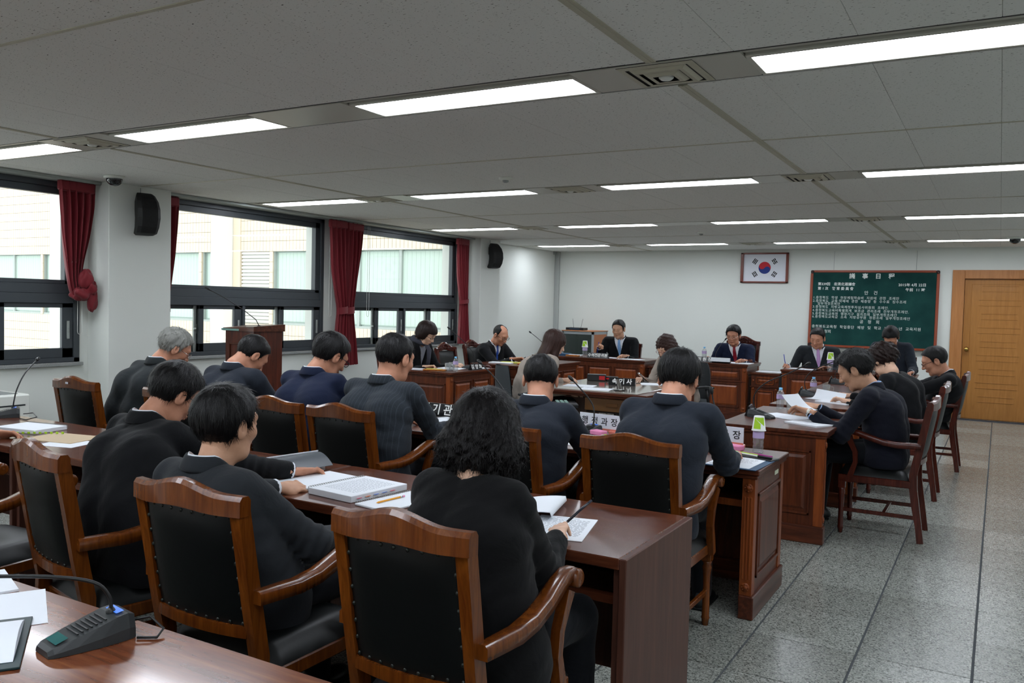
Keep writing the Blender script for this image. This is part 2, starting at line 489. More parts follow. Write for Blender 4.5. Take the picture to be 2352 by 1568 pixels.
for k, (a, c) in enumerate(WINS): window(k + 1, a, c)

# curtain box rail along the windows
B().box((XL + .01, 1.85, 2.472), (XL + .20, 4.73, 2.499), .003).obj('trim_3', ALU2, kind='structure')
B().box((XL + .01, 5.39, 2.472), (XL + .20, 10.92, 2.499), .003).obj('trim_4', ALU2, kind='structure')

# ---------------------------------------------------------------- ceiling
ceiling = B().box((XL - .3, YN - .2, 2.53), (XR + .2, YB + .2, 2.66)).obj('ceiling', TBAR, kind='structure')
BANDS = [3.49 + 3.085 * k for k in range(-1, 4)]; BANDS = [3.49 - 3.085 * 1.95, .41] + [3.49, 6.575, 9.655, 12.73]
TLINES = [-1.1, 1.97, 5.06, 8.18, 11.22]
BW = .20
edges = sorted([YN] + [v for c in BANDS for v in (c - BW, c + BW)] + [YB])
strips = []
segs = []
cuts = sorted(BANDS)
lo = YN
for c in cuts + [None]:
    hi = YB if c is None else c - BW
    mids = [t for t in TLINES if lo < t < hi]
    pts = [lo] + mids + [hi]
    for a, bb in zip(pts, pts[1:]): strips.append((a, bb))
    if c is not None: lo = c + BW
tcache = {}
ntile = 0
for a, bb in strips:
    L = round(bb - a - .003, 3)
    if L < .05: continue
    k = 0; x = -.0375 + .45 * 6
    while x > XL - .2:
        x0, x1 = max(x - .45, XL), min(x, XR)
        W = round(x1 - x0 - .0012, 4)
        key = (L, W)
        if W > .02:
            if key not in tcache:
                tcache[key] = B().box((-W / 2, -L / 2, 0), (W / 2, L / 2, .02), .0015).mesh('ceiling_tile', ACOUSTIC)
            if ntile < 300:
                o = link('ceiling_tile', tcache[key], ceiling); o.location = ((x0 + x1) / 2, (a + bb) / 2, ZC + NPR.uniform(-.0006, .0006)); ntile += 1
        x -= .45
for t in TLINES:
    B().box((XL, t - .010, ZC - .003), (XR, t + .010, ZC + .01), .001).obj('trim_5', TBAR, kind='structure')
def outside_bands(y0, y1):
    out = []; lo = y0
    for c in sorted(BANDS):
        if c - BW > lo: out.append((lo, c - BW))
        lo = max(lo, c + BW)
    out.append((lo, y1)); return out
for x in (-5.32, -1.275, 2.77):
    g = B()
    for a, c in outside_bands(YN, YB): g.box((x - .022, a, ZC - .004), (x + .022, c, ZC + .01), .001); g.box((x - .006, a, ZC - .0055), (x + .006, c, ZC), 0)
    g.obj('trim_6', TBAR, kind='structure')

lamp_frame = B(); LW, LL = .125, .62
for s in (-1, 1):
    lamp_frame.box((-LL - .02, s * (LW + .012) - .012, -.002), (LL + .02, s * (LW + .012) + .012, .03), .002)
    lamp_frame.box((s * (LL + .012) - .012, -LW, -.002), (s * (LL + .012) + .012, LW, .03), .002)
lamp_frame_me = lamp_frame.mesh('frame', BANDP)
lamp_diff_me = B().box((-LL, -LW, .002), (LL, LW, .012), .004).mesh('diffuser', LAMP)
LX = [-6.21, -4.26, -2.30, -.275, 1.73]
ordn = {3.49: 'first light band', 6.575: 'second light band', 9.655: 'third light band', 12.73: 'light band beside the back wall', .41: 'light band overhead', }
side = ['at the window end', 'second from the windows', 'third from the windows', 'fourth from the windows', 'fifth from the windows']
for yc in BANDS:
    g = B()
    for s in (-1, 1): g.box((XL, yc + s * (BW - .012) - .012, ZC + .004), (XR, yc + s * (BW - .012) + .012, ZC + .02))
    g.obj('trim_7', BANDK, kind='structure')
    g = B()
    ex = [XL] + [v for x in LX for v in (x - LL - .024, x + LL + .024)] + [XR]
    for k in range(0, len(ex), 2):
        if ex[k + 1] - ex[k] > .03: g.box((ex[k], yc - BW + .024, ZC - .001), (ex[k + 1], yc + BW - .024, ZC + .01), .001)
    g.box((XL, yc - BW + .024, ZC + .008), (XR, yc - .137, ZC + .014)); g.box((XL, yc + .137, ZC + .008), (XR, yc + BW - .024, ZC + .014))
    g.obj('trim_8', BANDP, kind='structure')
    for k, x in enumerate(LX):
        nm = ordn.get(yc, 'band out of view')
        t = thing('ceiling_light', 'long white ceiling light in the %s, %s' % (nm, side[k]), 'ceiling light', (x, yc + .03, ZC), 0, 'fluorescent ceiling panels')
        link('frame', lamp_frame_me, t); link('diffuser', lamp_diff_me, t)

# square air diffusers in the bands
vb = B()
for k, (r0, r1, za, zb) in enumerate(((.165, .135, -.004, .0), (.125, .09, -.012, .002), (.08, .045, -.018, -.006))):
    P = [[(r0 * sx, r0 * sy, zb) for sx, sy in ((-1, -1), (1, -1), (1, 1), (-1, 1))], [((r0 + r1) / 2 * sx, (r0 + r1) / 2 * sy, za) for sx, sy in ((-1, -1), (1, -1), (1, 1), (-1, 1))], [(r1 * sx, r1 * sy, za) for sx, sy in ((-1, -1), (1, -1), (1, 1), (-1, 1))]]
    vb.grid(P, False, True)
vent_ring = vb.mesh('vane', TBAR)
vent_back = B().box((-.165, -.165, 0), (.165, .165, .008)).mesh('backing', BANDK)
vent_core = B().lathe([(.032, -.004), (.032, -.014), (.022, -.022), (.0, -.024)], 16, caps=False).mesh('core', WHITEP)
for yc, xs in ((3.49, (-5.24, -1.28)), (6.575, (-5.33, -3.24, -1.28)), (9.655, (-5.31, -1.28)), (12.73, (-5.33, -3.24, -1.28))):
    for x in xs:
        wh = {-5: 'nearer the windows', -3: 'in the middle', -1: 'nearer the door'}[int(x)]
        t = thing('air_vent', 'square stepped air diffuser %s in the %s' % (wh, ordn[yc]), 'air vent', (x, yc, ZC - .003), 0, 'square air diffusers')
        link('vane', vent_ring, t); link('backing', vent_back, t); link('core', vent_core, t)

for x, y, l in ((-3.426, 5.79, 'small round white smoke detector between the first and second light bands'), (-3.40, 10.75, 'small round white smoke detector near the back wall')):
    t = thing('smoke_detector', l, 'smoke detector', (x, y, ZC))
    B().lathe([(.0, 0), (.055, 0), (.055, -.012), (.04, -.022), (.0, -.022)], 20, caps=False).obj('base', WHITEP, t)
    B().lathe([(.025, -.022), (.025, -.034), (.012, -.04), (.0, -.04)], 16, caps=False).obj('sensor', GREYP, t)
for x, y, l in ((-6.53, 4.55, 'black dome camera on the ceiling by the window column'), (.118, 12.35, 'black dome camera on the ceiling above the door')):
    t = thing('dome_camera', l, 'security camera', (x, y, ZC))
    B().lathe([(.0, 0), (.085, 0), (.085, -.015), (.07, -.022), (.0, -.022)], 24, caps=False).obj('base', WHITEP, t)
    B().sphere((0, 0, -.022), (.066, .066, .062), 20, 12).obj('dome', mat('smoked_dome', '0c1416', 0.08, coat=0.6), t)

# ---------------------------------------------------------------- curtains
def cur(name, label, X, prof, nf, amp, tie=None, extra=None):
    """prof: (z, y0, y1, depth)"""
    c = thing(name, label, 'curtain', (X, 0, 0))
    zs = np.array([p[0] for p in prof][::-1]); a = np.array([p[1] for p in prof][::-1]); bb = np.array([p[2] for p in prof][::-1])
    nz, nu = 46, nf * 10
    Z = np.linspace(zs[0], zs[-1], nz)
    A = np.interp(Z, zs, a); Bb = np.interp(Z, zs, bb)
    k = np.ones(5) / 5
    A[2:-2] = np.convolve(A, k, 'valid'); Bb[2:-2] = np.convolve(Bb, k, 'valid')
    ph = NPR.uniform(0, 6, nf + 1)
    for side_ in (0, 1):
        pass
    P = []
    for i, z in enumerate(Z):
        row = []
        w = Bb[i] - A[i]
        for j in range(nu + 1):
            u = j / nu
            f = math.sin(u * nf * 2 * math.pi + .6 * math.sin(3 * u + z * 1.3)) + .35 * math.sin(u * nf * 4.3 * math.pi + 1.3 * z)
            am = amp * min(1, w / .25 + .25) * (.55 + .45 * min(1, (Z[-1] - z) * 3 + .2))
            row.append((f * am * .5 * (1 if .02 < u < .98 else .6), A[i] + w * u + .006 * math.cos(u * nf * 2 * math.pi), z + .006 * math.sin(u * nf * 2 * math.pi)))
        P.append(row)
    g = B().grid(P)
    P2 = [[(x - .004, y, z) for x, y, z in r] for r in P]
    g.grid([r[::-1] for r in P2])
    g.obj('cloth', CURTAIN, c)
    # pleated header
    g = B().box((-.03, prof[0][1] + .005, prof[0][0] - .09), (.022, prof[0][2] - .005, prof[0][0] + .004), .012)
    g.obj('header', CURTAIN, c)
    if tie:
        y0, y1, z, h = tie
        n = 20; ym, hw = (y0 + y1) / 2, (y1 - y0) / 2 + .012
        g = B(); g.grid([[(.045 * math.cos(q * 2 * math.pi / n), ym + hw * math.sin(q * 2 * math.pi / n), z + zz * h / 2 + .01 * math.sin(q * 2 * math.pi / n)) for q in range(n)] for zz in (-1, 1)], True, True)
        g.obj('tie_band', CURTAIN, c)
    return c
c1 = cur('curtain', 'dark red curtain knotted into a bunch beside the nearest column', -7.02,
    [(2.475, 4.36, 4.70), (2.25, 4.37, 4.69), (2.0, 4.39, 4.65), (1.8, 4.42, 4.60), (1.62, 4.45, 4.57), (1.52, 4.47, 4.59), (1.46, 4.50, 4.62)], 5, .07)
g = B()
def lump(c, r, seed, n=22, m=16, tw=3.0, amp=.18):
    rr = np.random.default_rng(seed); P = []
    for j in range(m + 1):
        ph = math.pi * j / m - math.pi / 2; row = []
        for i in range(n):
            a = 2 * math.pi * i / n
            k = 1 + amp * math.sin(tw * a + 2.2 * ph + seed) * math.cos(ph) + amp * .5 * math.sin(5 * a - 3 * ph)
            row.append((c[0] + r[0] * k * math.cos(ph) * math.cos(a), c[1] + r[1] * k * math.cos(ph) * math.sin(a), c[2] + r[2] * k * math.sin(ph)))
        P.append(row)
    g.grid(P, True, True)
lump((.03, 4.60, 1.63), (.06, .065, .085), 1); lump((.04, 4.64, 1.555), (.055, .05, .06), 2, amp=.25)
lump((.02, 4.57, 1.50), (.06, .10, .055), 3, amp=.22); lump((.03, 4.655, 1.46), (.035, .045, .11), 5, amp=.2)
g.obj('knot', CURTAIN, c1)
cur('curtain', 'dark red curtain gathered narrow at the start of the second window', -7.03,
    [(2.465, 5.40, 5.60), (2.2, 5.40, 5.59), (1.9, 5.40, 5.565), (1.6, 5.40, 5.52), (1.4, 5.40, 5.485), (1.25, 5.395, 5.48), (.98, 5.39, 5.50)], 3, .05, (5.395, 5.49, 1.37, .06))
cur('curtain', 'dark red curtain hanging full length left of the third window', -7.0,
    [(2.465, 7.72, 8.04), (2.2, 7.725, 8.05), (1.9, 7.75, 8.05), (1.6, 7.83, 8.05), (1.40, 7.89, 8.05), (1.2, 7.86, 8.05), (1.0, 7.84, 8.06), (.715, 7.82, 8.06)], 4, .06, (7.89, 8.05, 1.38, .085))
cur('curtain', 'dark red curtain tied at the middle over the third window edge', -7.02,
    [(2.46, 8.05, 8.37), (2.2, 8.05, 8.35), (1.9, 8.05, 8.30), (1.6, 8.05, 8.24), (1.40, 8.05, 8.20), (1.2, 8.05, 8.22), (1.0, 8.05, 8.26), (.70, 8.04, 8.31)], 4, .06, (8.05, 8.20, 1.38, .085))
cur('curtain', 'narrow bright red curtain beside the far column', -7.0,
    [(2.46, 10.47, 10.79), (2.2, 10.47, 10.79), (1.9, 10.50, 10.80), (1.65, 10.56, 10.80), (1.52, 10.60, 10.79), (1.3, 10.58, 10.81), (1.1, 10.57, 10.83), (.90, 10.55, 10.87)], 5, .06, (10.60, 10.79, 1.53, .06))
for y, l in ((4.60, 'thin white blind cord looping beside the knotted curtain'), (7.84, 'thin white blind cord beside the second window'), (8.55, 'thin white blind cord in front of the third window')):
    zt = 2.46 if y > 5 else 1.5
    zb = 1.28 if y > 5 else 1.12
    pts = [(0, -.02, zt), (0, -.022, zb + .05)] + [(0, -.022 * math.cos(a), zb + .05 - .03 * math.sin(a)) for a in (R(40), R(90), R(140))] + [(0, .022, zb + .05), (0, .02, zt)]
    B().tube(pts, .0022, 6).obj('blind_cord', WHITEP, None, label=l, cat='blind cord').location = (-7.08, y, 0)

# ---------------------------------------------------------------- building across the light well
FT = mat('cream_facade_tile', 'd0c2ae', 0.5); FJ = mat('facade_joint', 'bcae9a', 0.8)
FW = mat('facade_window_glass', '9fb0a8', 0.15, spec=0.6); FC = mat('white_concrete', 'd8d8d2', 0.8); FB = mat('pale_vertical_blind', 'b4c4ba', 0.8); FMU = mat('grey_facade_mullion', 'a0a8a4', 0.5)
YF = 12.5
fac = thing('facade', 'cream tiled building across the light well with pale windows', 'building', (0, YF, 0))
WX = [(-24.5, -20.87), (-20.76, -20.3), (-16.4, -15.06), (-14.95, -14.38), (-12.85, -11.93), (-11.6, -8.65)]
LVX = (-13.75, -12.92)
HOLE_ = None
holes = WX + [LVX, (-14.39, -13.75), (-20.27, -19.7), (-16.6, -16.38)]
g = B(); g.box((-30, .13, -6), (-7.46, .5, 7)); g.box((-30, .03, -6), (-7.46, .13, .97)); g.box((-30, .03, 2.5), (-7.46, .13, 7))
_e = sorted(WX + [LVX]); _x = -30.0
for a, c in _e: g.box((_x, .03, .97), (a, .13, 2.5)); _x = c
g.box((_x, .03, .97), (-7.46, .13, 2.5)); g.obj('wall', FJ, fac)
indiv = B().box((-.043, 0, -.103), (.043, .03, .103), .003).mesh('facade_tile', FT)
rest = B(); ni = 0
xs = -7.55
while xs > -25:
    inh = any(a - .02 < xs < c + .02 for a, c in holes)
    z = -.5
    while z < 5:
        if inh and (any(a - .02 < xs < c + .02 for a, c in ((-14.39, -13.75), (-20.27, -19.7))) or (.92 < z + .1 < 2.55)):
            pass
        else:
            if xs > -13 and .6 < z < 3.6 and ni < 300:
                o = link('facade_tile', indiv, fac); o.location = (xs, 0, z + .1); ni += 1
            else: rest.box((xs - .043, 0, z - .003), (xs + .043, .03, z + .203))
        z += .212
    xs -= .092
rest.obj('facade_tile', FT, fac, kind='stuff')
for a, c in WX:
    wv = B().box((a, .10, 1.0), (c, .12, 2.48)).obj('facade_window', FW, fac)
    g = B()
    g.box((a, .02, .97), (c, .14, 1.02)); g.box((a, .02, 2.46), (c, .14, 2.5))
    n = max(1, round((c - a) / 1.1))
    for k in range(n + 1): x = a + (c - a) * k / n; g.box((x - .03, .04, 1.0), (x + .03, .13, 2.48))
    g.obj('frame', FMU, wv)
    g = B(); x = a + .1
    while x < c - .1:
        g.box((x, .085, 1.05), (x + .097, .092, 2.44), M=None); x += .1
    g.obj('blind', FB, wv)
lv = B().box((LVX[0], .06, .97), (LVX[1], .09, 2.5)).obj('louvre', FC, fac)
sl = B().box((-.40, -.03, -.018), (.40, .03, .018), M=Euler((R(35), 0, 0)).to_matrix().to_4x4()).mesh('slat', FC)
for k in range(20):
    o = link('slat', sl, lv); o.location = ((LVX[0] + LVX[1]) / 2, .03, 1.03 + .074 * k)
B().box((-14.38, -.25, -6), (-13.98, .1, 7)).obj('pillar', FC, fac)
B().box((-20.27, -.12, -6), (-19.86, .1, 7)).obj('pillar', FC, fac)
B().box((-13.97, -.02, -6), (-13.76, .1, 7)).obj('pillar', FT, fac)
B().box((-30, -20, -6.2), (-7.46, 13, -6)).obj('ground', mat('outside_paving', '9a9a96', 0.9), kind='structure')

# ---------------------------------------------------------------- chairs
def make_chair(label, w=CHAIR_W, carved=False, studs='joined', group='wooden armchairs', hh=0.0, cat='chair'):
    t = thing('armchair', label, cat, (0, 0, 0), 0, group)
    bow = lambda x: -.030 * (1 - (x / .215) ** 2)
    def backy(z): return -.205 - .085 * max(0, (z - .45)) / .48
    # rear legs that run up as back posts
    for s in (-1, 1):
        g = B(); x = s * .203
        prof = [(0, -.262), (.12, -.245), (.25, -.222), (.36, -.206), (.45, -.203), (.60, backy(.6)), (.75, backy(.75)), (.90 + hh, backy(.90 + hh))]
        g.tube([(x, y, z) for z, y in prof], [(.017, .020)] * 2 + [(.017, .024)] * 4 + [(.019, .022)] * 2, 4, up=(1, 0, 0))
        g.obj('rear_leg', w, t)
    # crest rail: curved in plan, humped on top
    zt, zb = .940 + hh, .878 + hh
    n = 22; P = []
    for i in range(n + 1):
        x = -.228 + .456 * i / n; u = abs(x) / .228
        hump = .026 * (0.5 + 0.5 * math.cos(min(1, u / .72) * math.pi)) + (.035 * (0.5 + 0.5 * math.cos(min(1, u / .9) * math.pi)) if carved else 0)
        top = zt + hump - .006 * u
        y = backy(.9) - .022 + bow(x) * .9
        bt_ = zb + .35 * hump
        ring = [(-.021, bt_), (-.021, top - .012), (-.012, top), (.010, top), (.019, top - .012), (.019, bt_)]
        P.append([(x, y + .018 + dy, z) for dy, z in ring])
    g = B().grid(P, False, True); g.add(P[0], [tuple(range(6))[::-1]]); g.add(P[-1], [tuple(range(6))])
    cr = g.obj('crest_rail', w, t)
    if carved:
        g = B()
        for k in range(7):
            a = k / 6 * math.pi; g.sphere((.05 * math.cos(a), backy(.93) - .004, zt + .005 + .028 * math.sin(a)), (.014, .012, .010), 8, 6)
            g.sphere((.12 * (k - 3) / 3, backy(.93) - .002, zt - .02), (.012, .012, .010), 8, 6)
        g.obj('carving', w, cr)
    P = []
    for i in range(13):
        x = -.19 + .38 * i / 12; y = backy(.54) + bow(x)
        P.append([(x, y - .016, .515), (x, y - .016, .548), (x, y + .016, .548), (x, y + .016, .515)])
    g = B().grid(P, False, True)
    g.obj('lower_rail', w, t)
    # leather back, rounded on both faces
    lp = []
    for sgn in (-1, 1):
        rows = []
        for i in range(15):
            u = i / 14; x = -.190 + .380 * u; row = []
            for j in range(13):
                v = j / 12; z = .540 + (zb + .012 - .540) * v
                e = (1 - abs(2 * u - 1) ** 6) * (1 - abs(2 * v - 1) ** 6)
                th = (.012 if sgn < 0 else .030) * max(e, 0) + .004
                row.append((x, backy(z) + bow(x) * .95 + sgn * th, z))
            rows.append(row)
        lp.append(rows)
    g = B(); g.grid(lp[0] if True else 0); g.grid([r[::-1] for r in lp[1]])
    edge = lambda A_, C_: g.grid([A_, C_])
    edge([r[-1] for r in lp[0]], [r[-1] for r in lp[1]]); edge([r[0] for r in lp[1]], [r[0] for r in lp[0]])
    bc = g.obj('back_cushion', LEATHER, t)
    # nailheads round the rear face
    sp = []
    for k in range(9):
        x = -.176 + .352 * k / 8; sp += [(x, zb - .006), (x, .556)]
    for k in range(1, 7):
        z = .556 + (zb - .562) * k / 7; sp += [(-.178, z), (.178, z)]
    if studs == 'single':
        sm = B().sphere((0, 0, 0), (.006, .004, .006), 8, 6).mesh('stud', STUD)
        for x, z in sp:
            o = link('stud', sm, bc); o.location = (x, backy(z) + bow(x) * .95 - .0085, z)
    else:
        g = B()
        for x, z in sp: g.sphere((x, backy(z) + bow(x) * .95 - .0085, z), (.006, .004, .006), 6, 4)
        g.obj('stud', STUD, bc, kind='stuff')
    # seat
    B().box((-.225, -.195, .355), (.225, .262, .405), .006).obj('seat_frame', w, t)
    rows = []
    for i in range(15):
        u = i / 14; row = []
        for j in range(15):
            v = j / 14; e = ((1 - abs(2 * u - 1) ** 8) * (1 - abs(2 * v - 1) ** 8)) ** .35
            row.append((-.222 + .444 * u, -.185 + .445 * v, .405 + .062 * e + .006 * e * math.sin(math.pi * u) * math.sin(math.pi * v)))
        rows.append(row)
    B().grid(rows).obj('seat_cushion', LEATHER, t)
    for s in (-1, 1):
        g = B()  # turned front leg
        g.lathe([(.016, 0), (.018, .03), (.021, .035), (.018, .045), (.017, .20), (.020, .26), (.024, .28), (.018, .295), (.024, .31)], 12, M=T(s * .203, .235, 0))
        g.box((s * .203 - .023, .212, .31), (s * .203 + .023, .258, .36), .003)
        g.obj('front_leg', w, t)
        g = B()
        g.tube([(s * .232, .19, .36), (s * .234, .175, .42), (s * .236, .150, .50), (s * .238, .155, .57), (s * .240, .185, .635), (s * .240, .20, .67)], [(.017, .020), (.016, .018), (.015, .015), (.015, .016), (.016, .018), (.018, .022)], 4, up=(1, 0, 0))
        g.obj('arm_support', w, t)
        g = B()
        pts = [(-.245, .640), (-.18, .641), (-.10, .640), (-.02, .650), (.06, .672), (.14, .697), (.20, .708), (.245, .704)]
        P = []
        for k, (y, z) in enumerate(pts):
            wd = .022 + .007 * math.sin(math.pi * k / 7); x = s * (.228 + .016 * math.sin(math.pi * min(1, k / 6)))
            P.append([(x - wd, y, z - .018), (x - wd, y, z + .012), (x - wd * .6, y, z + .020), (x + wd * .6, y, z + .020), (x + wd, y, z + .012), (x + wd, y, z - .018)])
        g.grid(P, True, True); g.add(P[0], [tuple(range(6))])
        g.lathe([(.0, -.032), (.020, -.032), (.027, -.026), (.028, 0), (.027, .026), (.020, .032), (.012, .030), (.0, .034)], 16, M=T(s * .232, .248, .692, 0, R(90), 0), caps=False)
        g.obj('arm', w, t)
        B().box((s * .203 - .009, -.235, .15), (s * .203 + .009, .225, .175), .003).obj('side_stretcher', w, t)
    B().box((-.20, -.045, .152), (.20, -.02, .173), .003).obj('cross_stretcher', w, t)
    return t

def place(src, used, loc, rz, label, group=None, scale=None):
    if not used:
        src.location = loc; src.rotation_euler = (0, 0, rz); src['label'] = label
        if scale: src.scale = scale
        if group: src['group'] = group
        return src
    return dup(src, loc, rz, label, group, scale)

near = make_chair('x', CHAIR_W, studs='single')
BCH = [(-1.262, 1.955, 0, 'honey brown armchair of the woman in black, nearest to the aisle'),
       (-2.025, 1.945, 0, 'honey brown armchair behind the man in the dark grey suit'),
       (-2.79, 1.985, -12, 'honey brown armchair turned slightly behind the man with black glasses'),
       (-3.62, 1.90, 4, 'honey brown armchair at the left edge holding the man mostly out of view')]
near_chairs = [place(near, k > 0, (x, y, 0), R(a), l, 'armchairs at the second row', ((.93, 1, 1.032), (1, 1, 1.015), (.96, 1, 1.04), (1, 1, 1.02))[k]) for k, (x, y, a, l) in enumerate(BCH)]
far = make_chair('x', CHAIR_W)
CCH = [(-1.36, 3.69, 0, 'brown armchair behind the rightmost man of the third row'),
       (-2.03, 3.69, 0, 'brown armchair largely hidden behind the curly haired woman'),
       (-2.985, 3.69, -2, 'brown armchair behind the balding man in pinstripes'),
       (-3.50, 3.70, 0, 'brown armchair behind the man in the navy blue suit'),
       (-4.36, 3.70, 0, 'brown armchair of the man with bowed head before the lectern'),
       (-5.23, 3.66, 0, 'brown armchair with a small white tag, left of the grey haired man')]
for k, (x, y, a, l) in enumerate(CCH): place(far, k > 0, (x, y, 0), R(a), l, 'armchairs at the third row')
B().box((-.012, -.002, -.006), (.012, .002, .006)).obj('inventory_tag', PAPER, [o for o in COL.objects if o.get('label', '').startswith('brown armchair with a small white tag')][0]).location = (-.01, -.345, .92)
dark = make_chair('x', CHAIR_D)
RCH = [(-.655, 6.33, 90, 'dark brown armchair under the man in navy with the wristwatch'),
       (-.66, 7.80, 90, 'dark brown armchair under the woman with short curly hair'),
       (-.56, 9.36, 90, 'dark brown armchair nearest the door, under the man in the striped tie')]
for k, (x, y, a, l) in enumerate(RCH): place(dark, k > 0, (x, y, 0), R(a), l, 'dark armchairs along the aisle')
carv = make_chair('x', CHAIR_D, carved=True)
carv_l = [(-5.86, 8.98, -90, 'empty dark armchair with carved crest beside the windows', None),
          (-6.10, 8.12, -90, 'dark armchair with carved crest under the woman in a scarf', None),
          (-6.14, 10.05, -90, 'dark armchair with carved crest under the bald man', None),
          (-5.12, 12.35, 180, 'dark armchair with carved crest under the man in the light blue tie', None),
          (-3.32, 12.42, 180, 'tall dark armchair with rounded carved crest at the chairman desk', (1.1, 1.1, 1.12)),
          (-2.12, 12.25, 180, 'dark armchair under the man in the pink tie', None),
          (-1.18, 12.22, 178, 'dark armchair under the man half hidden before the blackboard', None)]
for k, (x, y, a, l, sc) in enumerate(carv_l): place(carv, k > 0, (x, y, 0), R(a), l, 'carved armchairs', sc)

# office chairs of the two stenographers
def office_chair(label, loc, rz, m=None):
    t = thing('office_chair', label, 'chair', loc, rz, 'office chairs at the middle desk')
    mm = mat('dark_grey_fabric', '2c3134', 0.8)
    P = []
    for i in range(11):
        u = i / 10 * 2 - 1; row = []
        for j in range(11):
            v = j / 10; z = .50 + .40 * v; wd = .22 * (1 - .25 * v ** 3)
            row.append((u * wd * (1 - .1 * (2 * v - 1) ** 8), -.25 - .03 * v + .05 * u * u, z + .0))
        P.append(row)
    g = B().grid(P); g.grid([[(x, y + .05 * (1 - (k / 5 - 1) ** 4) + .01, z) for x, y, z in r][::-1] for k, r in enumerate(P)])
    g.grid([P[0], [(x, y + .01, z) for x, y, z in P[0]]]); 
    g.obj('backrest', mm, t)
    B().box((-.23, -.22, .42), (.23, .24, .50), .03).obj('seat', mm, t)
    for s in (-1, 1):
        B().tube([(s * .24, -.1, .44), (s * .29, -.1, .46), (s * .29, -.06, .62)], .015, 8).obj('arm_bracket', BLACKP, t)
        B().tube([(s * .29, -.16, .635), (s * .29, -.05, .65), (s * .285, .08, .65), (s * .275, .13, .635)], [(.012, .03), (.015, .036), (.015, .036), (.01, .025)], 10, up=(0, 0, 1)).obj('armrest', BLACKP, t)
    B().tube([(0, 0, .08), (0, 0, .42)], .025, 10).obj('gas_column', BLACKP, t)
    for k in range(5):
        a = k * 2 * math.pi / 5
        l = B().tube([(0, 0, .10), (.28 * math.cos(a), .28 * math.sin(a), .065)], .018, 8).obj('base_arm', BLACKP, t)
        B().lathe([(.0, -.02), (.028, -.02), (.028, .02), (.0, .02)], 12, M=T(.28 * math.cos(a), .28 * math.sin(a), .029, R(90)), caps=False).obj('caster', BLACKP, l)
    return t
office_chair('grey office chair with black armrest behind the long haired stenographer', (-4.12, 7.40, 0), R(-38))
office_chair('grey office chair of the stenographer with red glasses', (-3.06, 9.20, 0), R(156))

# ---------------------------------------------------------------- desks
def raised(g, x0, x1, z0, z1, y, out, ax='Y', inv=False):
    """ring moulding + bevelled field on a vertical face; out=+1/-1 along the axis"""
    def bx(a0, a1, c0, c1, d0, d1, bev=.002):
        lo, hi = sorted((y + out * d0, y + out * d1))
        if ax == 'Y': g.box((a0, lo, c0), (a1, hi, c1), bev)
        else: g.box((lo, a0, c0), (hi, a1, c1), bev)
    r = .014
    bx(x0, x1, z0, z0 + r, 0, .010); bx(x0, x1, z1 - r, z1, 0, .010); bx(x0, x0 + r, z0, z1, 0, .010); bx(x1 - r, x1, z0, z1, 0, .010)
def field(g, x0, x1, z0, z1, y, out, ax='Y'):
    r = .032; s = .018
    def p(a, d, c): return (a, y + out * d, c) if ax == 'Y' else (y + out * d, a, c)
    P = [p(x0 + r, 0, z0 + r), p(x1 - r, 0, z0 + r), p(x1 - r, 0, z1 - r), p(x0 + r, 0, z1 - r)]
    Q = [p(x0 + r + s, .009, z0 + r + s), p(x1 - r - s, .009, z0 + r + s), p(x1 - r - s, .009, z1 - r - s), p(x0 + r + s, .009, z1 - r - s)]
    fs = [(i, (i + 1) % 4, 4 + (i + 1) % 4, 4 + i) for i in range(4)] + [(4, 5, 6, 7)]
    flip = (out > 0) == (ax == 'Y')
    g.add(P + Q, [f[::-1] if flip else f for f in fs])

